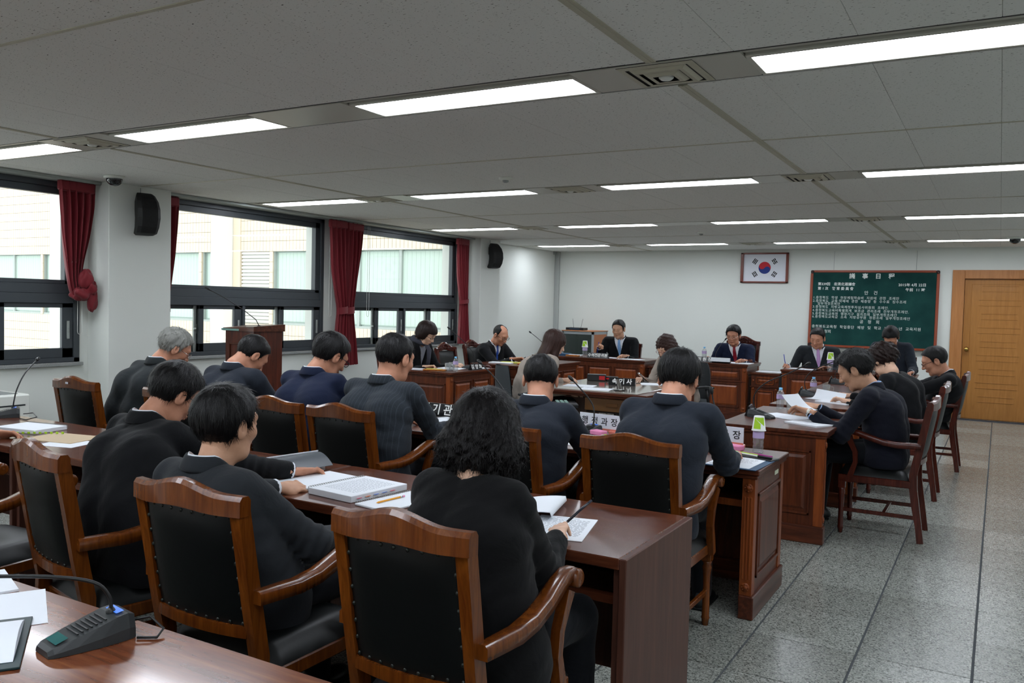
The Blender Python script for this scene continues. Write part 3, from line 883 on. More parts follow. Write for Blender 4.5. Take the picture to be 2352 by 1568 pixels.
def classic_desk(label, loc, rz, w, d, h=.735, npan=2, group=None, name='desk', upper=False, bar=True, plinth=.115, drawer=False, pil=True, endpan=True, toplen=.0):
    """user side is local -Y, closed front is local +Y"""
    t = thing(name, label, 'desk', loc, rz, group)
    hw, hd = w / 2, d / 2
    g = B().box((-hw, -hd, h - .026), (hw, hd, h), .004); g.box((-hw + .010, -hd + .010, h - .046), (hw - .010, hd - .010, h - .026), .004)
    g.obj('desk_top', WOOD_X, t)
    i = .028
    zt = h - .046
    B().box((-hw + i, hd - i - .02, plinth - .01), (hw - i, hd - i, zt)).obj('front_panel', WOOD_Z, t)
    for s in (-1, 1):
        lo, hi = sorted((s * (hw - i), s * (hw - i - .02)))
        e = B().box((lo, -hd + i, plinth - .01), (hi, hd - i, zt)).obj('end_panel', WOOD_Z, t)
        if endpan:
            g = B(); xo = s * (hw - i)
            raised(g, -hd + i + .075, hd - i - .06, plinth + .07, zt - .085, xo, s, 'X'); g.obj('moulding', WOOD_Z, e)
            g = B(); field(g, -hd + i + .075, hd - i - .06, plinth + .07, zt - .085, xo, s, 'X'); g.obj('raised_field', WOOD_P if d > 1 else WOOD_Z, e)
        # pilasters on the user edge and front edge
        if pil:
            for yy, sy in ((-hd + i, -1), (hd - i, 1)):
                g = B(); x0, x1 = sorted((s * (hw - i - .055), s * (hw - i + .006)))
                y0, y1 = sorted((yy, yy + sy * .008))
                if sy < 0: y1 += .05
                else: y0 -= .05
                g.box((x0, y0, plinth), (x1, y1, zt), .002)
                for k in range(3):
                    xc = x0 + .015 + k * .0155; yf = yy + sy * .008
                    g.box((xc - .0045, min(yf, yf + sy * .004), plinth + .08), (xc + .0045, max(yf, yf + sy * .004), zt - .09), .002)
                    xf = s * (hw - i + .006)
                pl = g.obj('pilaster', WOOD_P, t)
                for zc in (zt - .045, plinth + .042):
                    g = B()
                    M = T((x0 + x1) / 2, yy + sy * .009, zc, R(90) * -sy)
                    g.lathe([(.022, 0), (.022, .004), (.012, .003), (.010, .008), (.0, .009)], 12, M=M, caps=False)
                    for k in range(8):
                        a = k * math.pi / 4; g.sphere((.016 * math.cos(a), .016 * math.sin(a), .004), (.004, .004, .003), 6, 4, M=M)
                    g.obj('rosette', WOOD_P, pl)
        lo, hi = sorted((s * (hw - i + .018), s * (hw - i - .055)))
        B().box((lo, -hd + i - .018, 0), (hi, hd - i + .018, plinth), .005).obj('plinth', WOOD_Y, t)
    B().box((-hw + i + .056, hd - i - .05, 0), (hw - i - .056, hd - i + .018, plinth), .005).obj('plinth', WOOD_X, t)
    # front panels
    pw = (w - 2 * i - .13) / npan
    for k in range(npan):
        x0 = -hw + i + .065 + k * pw + .02; x1 = x0 + pw - .04
        if upper:
            zz = [(zt - .17, zt - .035), (plinth + .05, zt - .22)]
        else: zz = [(plinth + .05, zt - .06)]
        for z0, z1 in zz:
            g = B(); raised(g, x0, x1, z0, z1, hd - i, 1)
            m_ = g.obj('front_moulding', WOOD_Z, t)
            g = B(); field(g, x0, x1, z0, z1, hd - i, 1); g.obj('raised_field', WOOD_P, m_)
    if upper: B().box((-hw + i - .004, hd - i - .01, zt - .205), (hw - i + .004, hd - i + .012, zt - .188), .003).obj('rail', WOOD_X, t)
    if bar:
        B().box((-hw + i + .02, -hd + i + .10, .535), (hw - i - .02, hd - i - .03, .553)).obj('shelf', WOOD_X, t)
        B().box((-hw + i + .02, -hd + i + .085, .525), (hw - i - .02, -hd + i + .10, .560), .002).obj('shelf_edge', WOOD_P, t)
    return t

CD = (4.082 + 4.743) / 2
for k, (x, l) in enumerate(((-1.79, 'carved desk of the third row at the aisle end'), (-3.44, 'carved desk of the third row in the middle'), (-5.09, 'carved desk of the third row by the window column'))):
    t = classic_desk(l, (x, CD, 0), 0, 1.648, .661, npan=2)
    if k == 0:
        g = B().box((.797, .12, .64), (.7985, .20, .662)); g.obj('asset_sticker', mat('sticker_cream', 'c9cdb4', .6), t)
for k, (y, l) in enumerate(((6.31, 'carved side desk nearest the camera in the aisle row'), (7.79, 'carved side desk in the middle of the aisle row'), (9.30, 'carved side desk in the aisle row farthest toward the door'))):
    classic_desk(l, (-1.277, y, 0), R(90), 1.27, .715, npan=2)
classic_desk('carved side desk under the third window, woman in scarf behind it', (-5.60, 8.21, 0), R(-90), .97, .78, npan=2)
classic_desk('carved side desk beyond it, bald man behind it', (-5.48, 9.95, 0), R(-90), 1.45, .90, npan=3)
classic_desk('wide carved desk before the back wall, man in light blue tie behind it', (-5.35, 11.90, 0), R(180), 1.86, .72, npan=4, h=.735)
classic_desk('tall carved chairman desk in the centre before the back wall', (-3.50, 11.92, 0), R(180), 1.12, .74, npan=2, h=.765, upper=True)
classic_desk('carved desk before the back wall, man in pink tie behind it', (-1.92, 11.86, 0), R(180), 1.16, .72, npan=2)
def pedestal(label, loc, w):
    t = thing('pedestal_cabinet', label, 'cabinet', loc, R(180), 'low pedestals between the back desks')
    h = .662; hw = w / 2
    B().box((-hw, -.30, h - .03), (hw, .27, h), .004).obj('top', WOOD_X, t)
    B().box((-hw + .015, -.28, .0), (hw - .015, .25, h - .03), .003).obj('body', WOOD_Z, t)
    g = B(); raised(g, -hw + .08, hw - .08, h - .16, h - .06, .25, 1); field(g, -hw + .08, hw - .08, h - .16, h - .06, .25, 1); g.obj('drawer', WOOD_P, t)
    g = B(); raised(g, -hw + .08, hw - .08, .1, h - .24, .25, 1); field(g, -hw + .08, hw - .08, .1, h - .24, .25, 1); g.obj('door', WOOD_P, t)
    B().box((-hw + .005, .24, h - .20), (hw - .005, .268, h - .185), .003).obj('rail', WOOD_X, t)
    for s in (-1, 1):
        g = B()
        for k in range(3): g.box((s * (hw - .045) - .018 + k * .015, .245, .08), (s * (hw - .045) - .009 + k * .015, .258, h - .24), .002)
        for z in (h - .11, h - .22): g.lathe([(.018, 0), (.016, .01), (.0, .012)], 10, M=T(s * (hw - .045), .25, z, R(-90)), caps=False)
        g.obj('pilaster', WOOD_P, t)
pedestal('low carved pedestal left of the tall chairman desk', (-4.24, 11.90, 0), .34)
pedestal('low carved pedestal right of the tall chairman desk', (-2.73, 11.90, 0), .40)

# stenographers' desk
t = thing('desk', 'low brown stenographer desk with a drawer and glass top in the middle', 'desk', (-3.36, 8.05, 0))
g = B().box((-.60, -.78, .672), (.60, .78, .70), .004); g.box((-.585, -.765, .65), (.585, .765, .672), .004); g.obj('desk_top', WOOD_X, t)
B().box((-.56, -.74, .7002), (.50, .70, .706), .002).obj('glass_sheet', mat('grey_desk_glass', '8b8074', .06, coat=1.0), t)
for x in (-.56, .54): B().box((x, -.74, 0), (x + .025, .74, .65), .002).obj('side_panel', WOOD_Z, t)
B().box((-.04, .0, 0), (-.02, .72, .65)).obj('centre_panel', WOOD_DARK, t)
dr = B().box((-.03, -.742, .52), (.53, -.70, .64), .004).obj('drawer', mat('olive_wood', '5c3d1e', .4), t)
g = B().box((.19, -.75, .565), (.31, -.742, .60), .003); g.obj('handle', mat('bronze_pull', '6a4a2e', .35, metal=.6), dr)
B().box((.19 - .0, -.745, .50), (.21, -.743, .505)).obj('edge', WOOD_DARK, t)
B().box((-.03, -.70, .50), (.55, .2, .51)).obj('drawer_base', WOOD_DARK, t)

# plain desks of the two nearest rows
def plain_desk(label, x0, x1, y0, y1, m, sd, h=.735):
    t = thing('desk', label, 'desk', ((x0 + x1) / 2, (y0 + y1) / 2, 0), 0, None)
    hw, hd = (x1 - x0) / 2, (y1 - y0) / 2
    B().box((-hw, -hd, h - .036), (hw - .024, hd, h), .003).obj('desk_top', m, t)
    B().box((hw - .024, -hd, 0), (hw, hd, h), .003).obj('end_panel', sd, t)
    B().box((-hw, -hd + .02, 0), (-hw + .024, hd, h - .036), .002).obj('end_panel', sd, t)
    B().box((-hw + .024, hd - .05, .12), (hw - .024, hd - .032, h - .036)).obj('modesty_panel', sd, t)
    B().box((-hw + .024, -hd + .16, .548), (hw - .024, hd - .05, .564)).obj('shelf', sd, t)
    B().box((-hw + .024, -hd + .145, .535), (hw - .024, -hd + .16, .575), .002).obj('shelf_edge', m, t)
    B().box((hw - .052, -hd + .03, 0), (hw - .024, -hd + .05, h - .036)).obj('inner_stile', sd, t)
    return t
for x0, x1, l in ((-2.575, -.95, 'plain brown desk of the second row at the aisle end'), (-4.205, -2.579, 'plain brown desk of the second row with spiral books at its seam'), (-5.84, -4.209, 'plain brown desk of the second row nearest the windows')):
    plain_desk(l, x0, x1, 2.38, 3.02, TOP_B, SIDE_B)
plain_desk('glossy brown desk in the bottom left corner with a microphone', -2.55, -.93, .62, 1.275, TOP_A, SIDE_B)
plain_desk('glossy brown desk at the left edge, hardly in view', -4.19, -2.555, .62, 1.275, TOP_A, SIDE_B)

# podium
t = thing('lectern', 'dark brown panelled lectern before the second window', 'lectern', (-6.11, 5.72, 0))
t.scale = (.86, .9, 1.02)
g = B(); h1, h2 = 1.19, 1.225
pl = [(-.23, -.18), (.20, -.18), (.26, .16), (-.29, .16)]
vs = [(x, y, .08) for x, y in pl] + [(x, y, 1.17) for x, y in pl]
g.add(vs, [(0, 3, 2, 1), (4, 5, 6, 7)] + [(i, (i + 1) % 4, 4 + (i + 1) % 4, 4 + i) for i in range(4)]); g.obj('body', wood('lectern_wood', '2c120b', '4c2012', '622c18', axis='Z', rough=.4), t)
g = B(); pz = [(-.25, -.20), (.22, -.20), (.28, .18), (-.31, .18)]
g.prism(pz, 0, .08); g.obj('plinth', WOOD_X, t)
g = B(); vs = [(-.25, -.20, 1.17), (.22, -.20, 1.17), (.28, .18, 1.17), (-.31, .18, 1.17), (-.25, -.20, 1.195), (.22, -.20, 1.215), (.28, .18, 1.235), (-.31, .18, 1.215)]
g.add(vs, [(0, 3, 2, 1), (4, 5, 6, 7)] + [(i, (i + 1) % 4, 4 + (i + 1) % 4, 4 + i) for i in range(4)]); g.obj('sloped_top', WOOD_X, t)
g = B(); raised(g, -.17, .14, .25, 1.06, -.18, -1); g.obj('moulding', WOOD_Z, t)
g = B(); g.box((-.27, -.205, 1.172), (.0, -.2, 1.19)); g.obj('label_strip', mat('teal_strip', '7aa39a', .5), t)

# ---------------------------------------------------------------- people: implicit surfaces polygonised with surface nets
V3 = lambda *a: np.array(a, float)
class Grid:
    def __init__(s, lo, hi, h):
        s.h = h; s.lo = np.array(lo, float)
        n = [int(math.ceil((hi[i] - lo[i]) / h)) + 1 for i in range(3)]
        s.n = n
        ax = [(lo[i] + h * np.arange(n[i])).astype(np.float32) for i in range(3)]
        s.X, s.Y, s.Z = ax[0][:, None, None], ax[1][None, :, None], ax[2][None, None, :]
        s.d = None
    def full(s, v): return np.broadcast_to(v, s.n).astype(np.float32).copy() if not isinstance(v, np.ndarray) or v.shape != tuple(s.n) else v
def rc(G, a, b, r1, r2, q=1.0, fl=None):
    """tapered capsule; fl=(axis vector, factor) squashes across an axis"""
    a = np.array(a, float); b = np.array(b, float); ab = b - a; L = float(ab @ ab) + 1e-9
    x, y, z = G.X - a[0], G.Y - a[1], G.Z - a[2]
    t = np.clip((x * ab[0] + y * ab[1] + z * ab[2]) / L, 0, 1)
    dx, dy, dz = x - t * ab[0], y - t * ab[1], z - t * ab[2]
    if fl is not None:
        u, k = np.array(fl[0], float), fl[1]
        p = dx * u[0] + dy * u[1] + dz * u[2]
        d = np.sqrt(np.maximum(dx * dx + dy * dy + dz * dz + p * p * (k * k - 1), 0))
    else: d = np.sqrt(dx * dx + dy * dy + dz * dz)
    return (d - (r1 + (r2 - r1) * t)).astype(np.float32)
def el(G, c, r, M=None):
    x, y, z = G.X - c[0], G.Y - c[1], G.Z - c[2]
    if M is not None:
        x, y, z = M[0][0] * x + M[1][0] * y + M[2][0] * z, M[0][1] * x + M[1][1] * y + M[2][1] * z, M[0][2] * x + M[1][2] * y + M[2][2] * z
    k = np.sqrt((x / r[0]) ** 2 + (y / r[1]) ** 2 + (z / r[2]) ** 2)
    return ((k - 1) * min(r) * .5 + (k - 1) * (sum(r) / 3) * .5).astype(np.float32)
def smin(a, b, k):
    h = np.clip(.5 + .5 * (b - a) / k, 0, 1); return b + (a - b) * h - k * h * (1 - h)
def smax(a, b, k): return -smin(-a, -b, k)
def snet(D, G, smooth=0):
    D = D.astype(np.float32).copy(); D[0], D[-1], D[:, 0], D[:, -1], D[:, :, 0], D[:, :, -1] = (np.maximum(D[0], .001), np.maximum(D[-1], .001), np.maximum(D[:, 0], .001), np.maximum(D[:, -1], .001), np.maximum(D[:, :, 0], .001), np.maximum(D[:, :, -1], .001))
    n = D.shape; ins = D < 0
    cs = [(i, j, k) for i in (0, 1) for j in (0, 1) for k in (0, 1)]
    sub = lambda A, c: A[c[0]:n[0] - 1 + c[0], c[1]:n[1] - 1 + c[1], c[2]:n[2] - 1 + c[2]]
    cnt = sum(sub(ins, c).astype(np.int8) for c in cs)
    mix = (cnt > 0) & (cnt < 8)
    idx = np.full(mix.shape, -1, np.int64); cells = np.argwhere(mix); idx[mix] = np.arange(len(cells))
    acc = np.zeros((len(cells), 3)); num = np.zeros(len(cells))
    dv = {c: sub(D, c)[mix] for c in cs}
    for c in cs:
        for a in range(3):
            if c[a] == 0:
                e = list(c); e[a] = 1; e = tuple(e); d0, d1 = dv[c], dv[e]
                m = (d0 < 0) != (d1 < 0)
                t = np.where(m, d0 / np.where(m, d0 - d1, 1), 0)
                p = np.array(c, float)[None, :].repeat(len(cells), 0); p[:, a] += t
                acc += p * m[:, None]; num += m
    V = (cells + acc / num[:, None]) * G.h + G.lo
    Q = []
    for a in range(3):
        b, c = (a + 1) % 3, (a + 2) % 3
        s0 = [slice(None)] * 3; s1 = [slice(None)] * 3
        s0[a] = slice(0, n[a] - 1); s1[a] = slice(1, n[a])
        for k in (b, c): s0[k] = slice(1, n[k] - 1); s1[k] = slice(1, n[k] - 1)
        A_, B_ = ins[tuple(s0)], ins[tuple(s1)]
        for cond, flip in ((A_ & ~B_, False), (~A_ & B_, True)):
            p = np.argwhere(cond)
            if not len(p): continue
            p[:, b] += 1; p[:, c] += 1
            def at(db, dc):
                q = p.copy(); q[:, b] -= db; q[:, c] -= dc
                return idx[q[:, 0], q[:, 1], q[:, 2]]
            q = np.stack([at(1, 1), at(0, 1), at(0, 0), at(1, 0)], 1)
            Q.append(q[:, ::-1] if flip else q)
    F = np.concatenate(Q) if Q else np.zeros((0, 4), int)
    for _ in range(smooth):
        S = np.zeros_like(V); C_ = np.zeros(len(V))
        for i in range(4):
            j = (i + 1) % 4
            np.add.at(S, F[:, i], V[F[:, j]]); np.add.at(C_, F[:, i], 1)
        V = V * .5 + .5 * S / np.maximum(C_, 1)[:, None]
    return V, F
def npmesh(name, parts, mats):
    """parts: list of (V, F(quads), material index)"""
    V = np.concatenate([p[0] for p in parts]); o = 0; Fs = []; mi = []
    for p in parts:
        Fs.append(p[1] + o); o += len(p[0]); mi.append(np.full(len(p[1]), p[2]))
    me = bpy.data.meshes.new(name)
    me.vertices.add(len(V)); me.vertices.foreach_set('co', V.astype(np.float32).ravel())
    tri = sum(f.shape[0] * f.shape[1] for f in Fs); me.loops.add(tri); me.loops.foreach_set('vertex_index', np.concatenate([f.ravel() for f in Fs]).astype(np.int32))
    tot = np.concatenate([np.full(len(f), f.shape[1]) for f in Fs]); st = np.concatenate([[0], np.cumsum(tot)[:-1]])
    me.polygons.add(len(tot)); me.polygons.foreach_set('loop_start', st.astype(np.int32)); me.polygons.foreach_set('loop_total', tot.astype(np.int32))
    for m in mats: me.materials.append(m)
    me.polygons.foreach_set('material_index', np.concatenate(mi).astype(np.int32))
    me.polygons.foreach_set('use_smooth', np.ones(len(tot), bool))
    me.update(calc_edges=True); me.validate()
    return me
def xf(V, Rm, t, s=1.0): return (V * s) @ np.array(Rm).T + np.array(t)
def eul(yaw, pitch=0, roll=0):
    """columns right, forward, up; pitch>0 looks down"""
    cy, sy = math.cos(yaw), math.sin(yaw); A = np.array([[cy, -sy, 0], [sy, cy, 0], [0, 0, 1]])
    cp, sp = math.cos(-pitch), math.sin(-pitch); P = np.array([[1, 0, 0], [0, cp, -sp], [0, sp, cp]])
    cr, sr = math.cos(roll), math.sin(roll); Q = np.array([[cr, 0, sr], [0, 1, 0], [-sr, 0, cr]])
    return A @ P @ Q
def wob(G, f, seed, st=(1, 1, 1)):
    r = np.random.default_rng(seed); s = 0
    for k in range(4):
        a = r.uniform(-1, 1, 3) * f * (1 + .5 * k); p = r.uniform(0, 6.28, 3)
        s = s + np.sin(G.X * a[0] * st[0] * 2 + G.Y * a[1] * st[1] * 2 + G.Z * a[2] * st[2] * 2 + p[0]) / (1 + .4 * k)
    return s / 2.6

# skin, hair and cloth materials
def skin(name, c):
    m = mat(name, c, 0.5, spec=0.4)
    nt, nd, lk, b = nodes_of(m)
    b.inputs['Subsurface Weight'].default_value = 0.0
    f = noise(nt, coords(nt), 22, 3)
    r = lin(c); 
    mx = ramp(nt, f, [(0.3, tuple(max(0, x - .05) for x in (r[0] ** .45, r[1] ** .45, r[2] ** .45))), (0.7, tuple(min(1, x + .02) for x in (r[0] ** .45, r[1] ** .45, r[2] ** .45)))])
    lk.new(mx, b.inputs['Base Color'])
    return m
SKIN = {k: skin('skin_' + k, c) for k, c in (('tan', 'c6977a'), ('ruddy', 'c38a6e'), ('fair', 'dcb298'))}
def hairm(name, c, rough=0.42):
    m = mat(name, c, rough, spec=0.3)
    nt, nd, lk, b = nodes_of(m)
    n = noise(nt, coords(nt, 'Object', (1, 1, .12)), 420, 2)
    bump(nt, n, 0.5, 0.003)
    return m
HAIR = {'black': hairm('black_hair', '0e0d0e'), 'brown': hairm('dark_brown_hair', '221512'), 'brown2': hairm('brown_hair', '35201a'), 'gray': hairm('grey_hair', '84847f', .65), 'wine': hairm('black_red_hair', '0b0708', .5)}
def cloth(name, c, stripe=None, rough=0.85):
    m = mat(name, c, rough, spec=0.2, sheen=0.05)
    nt, nd, lk, b = nodes_of(m)
    v = coords(nt)
    if stripe:
        w = nt.nodes.new('ShaderNodeTexWave'); w.wave_type = 'BANDS'; w.bands_direction = 'X'; w.inputs['Scale'].default_value = 16; w.inputs['Distortion'].default_value = 0.0
        lk.new(v, w.inputs['Vector'])
        lk.new(ramp(nt, w.outputs['Fac'], [(0.0, c), (0.93, c), (0.985, stripe)]), b.inputs['Base Color'])
    f = noise(nt, v, 9, 4, .55, 1.2)
    bump(nt, f, .32, .015)
    return m
SHIRT = mat('white_shirt', 'dfe3ea', .8)
SHIRTB = mat('light_blue_shirt', '93aed6', .8)
SUITS = {'charcoal': cloth('charcoal_suit', '25282c'), 'slate': cloth('slate_suit', '232831'), 'navy': cloth('navy_suit', '171f36'), 'deepnavy': cloth('deep_navy_suit', '12141f'), 'black': cloth('black_suit', '0f1013'),
         'knit': cloth('black_knit', '0c0c0e'), 'dgrey': cloth('dark_grey_suit', '24282a'), 'pin': cloth('pinstripe_suit', '2a2f35', '363d45'), 'mgrey': cloth('mid_grey_suit', '2f3435'), 'beige': cloth('beige_jacket', '9a8f85', rough=.8), 'trousers': cloth('dark_trousers', '101217')}

def head_sdf(G, female=False):
    d = el(G, (0, -.012, .032), (.074, .094, .083))                       # skull
    d = smin(d, el(G, (0, .022, -.022), (.060, .066, .082)), .03)          # face
    d = smin(d, rc(G, (-.035, .030, -.080), (.035, .030, -.080), .026, .026), .03)
    d = smin(d, el(G, (0, .062, -.092), (.022 if not female else .018, .020, .018)), .02)   # chin
    d = smin(d, rc(G, (-.034, .074, .030), (.034, .074, .030), .012, .012), .022)  # brow
    for s in (-1, 1):
        d = smin(d, el(G, (s * .040, .060, -.018), (.020, .018, .018)), .025)  # cheek
        d = smax(d, -el(G, (s * .031, .094, .012), (.019, .016, .012)), .012)   # socket
        d = smin(d, el(G, (s * .031, .074, .010), (.015, .0125, .010)), .004)  # eyelid ball
        d = smin(d, el(G, (s * .080, -.010, -.004), (.009, .021, .034)), .008)  # ear
        d = smax(d, -el(G, (s * .089, -.004, .002), (.008, .011, .019)), .004)
    d = smin(d, rc(G, (0, .085, .014), (0, .104, -.022), .0075, .0125), .010)  # nose
    for s in (-1, 1): d = smin(d, el(G, (s * .012, .095, -.026), (.009, .010, .008)), .006)
    d = smin(d, el(G, (0, .084, -.050), (.024, .012, .007)), .006)
    d = smax(d, -el(G, (0, .100, -.0555), (.026, .010, .0022)), .004)
    d = smin(d, el(G, (0, .082, -.062), (.019, .011, .007)), .006)
    return d
_HG = Grid((-.105, -.12, -.17), (.105, .13, .135), .0042)
def _neck(G): return rc(G, (0, -.020, -.05), (0, -.032, -.112), .053, .053)
HEADS = {}
for fem in (False, True):
    d = head_sdf(_HG, fem); d = smin(d, _neck(_HG), .03)
    HEADS[fem] = snet(d, _HG)

def hand_verts(curl=(.5, .55, .6, .7), thumb=0.3, grip=False):
    """right hand... palm down, fingers +Y, thumb on -X; wrist at the origin"""
    G = Grid((-.075, -.07, -.085), (.065, .215, .035), .0034)
    d = el(G, (0, .045, 0), (.040, .052, .0135)); d = smin(d, el(G, (-.022, .03, -.006), (.020, .034, .014)), .012)
    d = smin(d, rc(G, (0, -.065, 0), (0, .012, 0), .026, .023, fl=((0, 0, 1), 1.3)), .018)
    fx = (-.030, -.010, .011, .030); ln = (.074, .083, .077, .060)
    for x, L, c in zip(fx, ln, curl):
        p = V3(x, .086 - abs(x) * .25, .002); a = 0.18 * c; seg = (L * .46, L * .30, L * .24); r = (.0088, .0080, .0070, .0058)
        for i in range(3):
            a += c * (.55, .75, .5)[i]
            q = p + V3(x * .12, math.cos(a), -math.sin(a)) * seg[i]
            d = smin(d, rc(G, p, q, r[i], r[i + 1]), .004 if i else .008); p = q
    p0, p1, p2, p3 = V3(-.026, .018, -.006), V3(-.048, .046, -.014 - .01 * thumb), V3(-.052 + .02 * thumb, .074, -.020 - .02 * thumb), V3(-.044 + .03 * thumb, .098, -.024 - .03 * thumb)
    d = smin(d, rc(G, p0, p1, .013, .0115), .01); d = smin(d, rc(G, p1, p2, .0110, .0095), .004); d = smin(d, rc(G, p2, p3, .0095, .0075), .004)
    return snet(d, G)
HANDS = {'flat': hand_verts((.22, .25, .3, .35), .2), 'rest': hand_verts((.55, .6, .65, .75), .5), 'grip': hand_verts((.85, 1.1, 1.25, 1.35), 1.0)}

def hair_part(style, seed, h=.006):
    """head-local hair surface"""
    lo, hi = [-.12, -.15, -.11], [.12, .125, .155]
    if style in ('long', 'wavy'): lo = [-.15, -.19, -.36]; hi = [.15, .13, .16]
    if style == 'curly': lo = [-.19, -.20, -.24]; hi = [.19, .15, .17]; h = .0068
    if style in ('puff', 'bob'): lo = [-.14, -.17, -.15]; hi = [.14, .14, .17]
    G = Grid(lo, hi, h)
    X, Y, Z = G.X, G.Y, G.Z
    w = wob(G, 60, seed, (1, 1, .35)); w2 = wob(G, 150, seed + 9, (1, 1, .2))
    def cutz(tab):
        return np.interp(np.broadcast_to(Y, (1, G.n[1], 1)).ravel(), [t[0] for t in tab], [t[1] for t in tab]).reshape(1, -1, 1).astype(np.float32)
    if style in ('short', 'thick', 'crown', 'bald', 'spiky', 'gray'):
        th = {'short': .0, 'thick': .008, 'crown': -.002, 'bald': -.006, 'spiky': .009, 'gray': .005}[style]
        d = el(G, (0, -.014, .036), (.086 + th, .105 + th, .094 + th))
        tab = [(-.12, -.082), (-.07, -.082), (-.045, -.060), (-.030, -.030), (-.022, .010), (.004, .024), (.010, -.004), (.020, -.004), (.028, .044), (.048, .070), (.072, .090), (.12, .105)]
        if style == 'bald': tab = [(-.12, -.058), (-.07, -.062), (-.045, -.05), (-.03, -.03), (-.022, .01), (.004, .024), (.010, .0), (.020, .004), (.026, .06), (.03, .12), (.12, .2)]
        if style == 'thick': tab = [(a, b - (.006 if a > .04 else 0)) for a, b in tab]
        d = smax(d, cutz(tab) - Z, .006)
        if style == 'bald': d = smax(d, -(el(G, (0, .03, .10), (.05, .075, .05))), .01)
        if style == 'crown': d = smax(d, -(el(G, (.0, -.035, .148), (.034, .040, .026))), .012)
        for s in (-1, 1): d = smax(d, -el(G, (s * .096, -.006, -.006), (.030, .024, .036)), .005)
        d = d + .0022 * w + .0016 * w2 + (.004 * w2 if style in ('spiky', 'gray') else 0)
    elif style == 'puff':
        d = el(G, (0, -.022, .040), (.106, .122, .104)); d = smax(d, cutz([(-.15, -.075), (-.08, -.085), (-.03, -.055), (.01, -.03), (.035, -.02), (.05, .045), (.08, .055), (.14, .06)]) - Z, .02)
        d = d + .010 * wob(G, 75, seed) + .004 * w2
    elif style == 'bob':
        d = el(G, (0, -.016, .030), (.100, .116, .108)); d = smin(d, el(G, (0, -.03, -.03), (.098, .09, .07)), .03)
        d = smax(d, cutz([(-.15, -.07), (-.08, -.085), (-.02, -.075), (.02, -.06), (.045, -.04), (.055, .04), (.085, .05), (.14, .06)]) - Z, .015)
        d = d + .003 * w + .002 * w2
    elif style == 'long':
        d = el(G, (0, -.018, .035), (.094, .110, .100)); d = smin(d, rc(G, (0, -.05, .0), (0, -.085, -.27), .090, .085, fl=((0, 1, 0), 1.7)), .04)
        for s in (-1, 1): d = smin(d, rc(G, (s * .07, -.005, .02), (s * .085, .01, -.24), .034, .028), .03)
        face = el(G, (0, .085, -.06), (.062, .06, .125)); d = smax(d, -face, .01)
        d = d + .003 * wob(G, 90, seed, (1, 1, .12)) + .002 * w2
    elif style == 'wavy':
        d = el(G, (0, -.018, .035), (.094, .110, .100)); d = smin(d, rc(G, (0, -.04, .0), (0, -.06, -.18), .095, .10, fl=((0, 1, 0), 1.6)), .04)
        for s in (-1, 1): d = smin(d, rc(G, (s * .075, .01, .02), (s * .10, .03, -.20), .034, .034), .03)
        face = el(G, (0, .09, -.05), (.056, .06, .11)); d = smax(d, -face, .01)
        d = d + .007 * wob(G, 60, seed, (1, 1, .8)) + .003 * w2
    elif style == 'curly':
        d = el(G, (0, -.015, .034), (.096, .112, .104)); d = smin(d, el(G, (0, -.028, -.045), (.130, .106, .084)), .05)
        face = el(G, (0, .10, -.06), (.06, .07, .14)); d = smax(d, -face, .01)
        low = np.clip((.06 - Z) / .16, 0, 1)
        d = d + (.004 + .010 * low) * wob(G, 62, seed) + .006 * low * wob(G, 120, seed + 3) + .002 * w2
    return snet(d, G), G

def strands(V, F, n, L, wdt, seed, style):
    """thin tapered locks lying on the hair surface"""
    r = np.random.default_rng(seed)
    a, b, c = V[F[:, 0]], V[F[:, 1]], V[F[:, 2]]
    N = np.cross(b - a, c - a); ar = np.linalg.norm(N, axis=1); N = N / (ar[:, None] + 1e-12)
    pick = r.choice(len(F), n, p=ar / ar.sum())
    P = a[pick] + (c[pick] - a[pick]) * r.uniform(0, 1, (n, 1)); Nn = N[pick]
    crown = V3(0, -.045, .13)
    dwn = P - crown; dwn[:, 2] -= .25 * (np.linalg.norm(dwn[:, :2], axis=1))
    if style in ('long', 'wavy', 'curly', 'bob', 'puff'): dwn = np.where((P[:, 2] < .06)[:, None], V3(0, 0, -1)[None] + P * V3(1.2, 1.0, 0), dwn)
    t = dwn - Nn * np.sum(dwn * Nn, 1, keepdims=True); t /= np.linalg.norm(t, axis=1, keepdims=True) + 1e-9
    t += r.normal(0, .13 if style == 'curly' else .2, (n, 3)); t -= Nn * np.sum(t * Nn, 1, keepdims=True) * .9; t /= np.linalg.norm(t, axis=1, keepdims=True)
    sd = np.cross(t, Nn); l = L * r.uniform(.5, 1.3, (n, 1)); w = wdt * r.uniform(.6, 1.3, (n, 1))
    curl = 0 if style not in ('curly', 'puff', 'wavy') else (.008 if style == 'curly' else .006)
    ph = r.uniform(0, 6.28, (n, 1))
    vs = []; k = 5
    for i in range(k):
        u = i / (k - 1)
        q = P + t * l * u + Nn * (.0012 + .004 * math.sin(u * math.pi * .5) * (1.6 if style in ('spiky', 'gray') else 1) - .003 * u) + curl * (sd * np.sin(ph + u * 9) * u + Nn * np.cos(ph + u * 9) * .7 * u)
        ww = w * (1 - u * .9)
        vs.append(q - sd * ww); vs.append(q + sd * ww)
    vs = np.stack(vs, 1)  # n,2k,3
    base = (np.arange(n) * 2 * k)[:, None]
    Q = np.concatenate([base + np.array([[2 * i, 2 * i + 1, 2 * i + 3, 2 * i + 2]]) for i in range(k - 1)])
    return vs.reshape(-1, 3), Q
HAIRC = {}
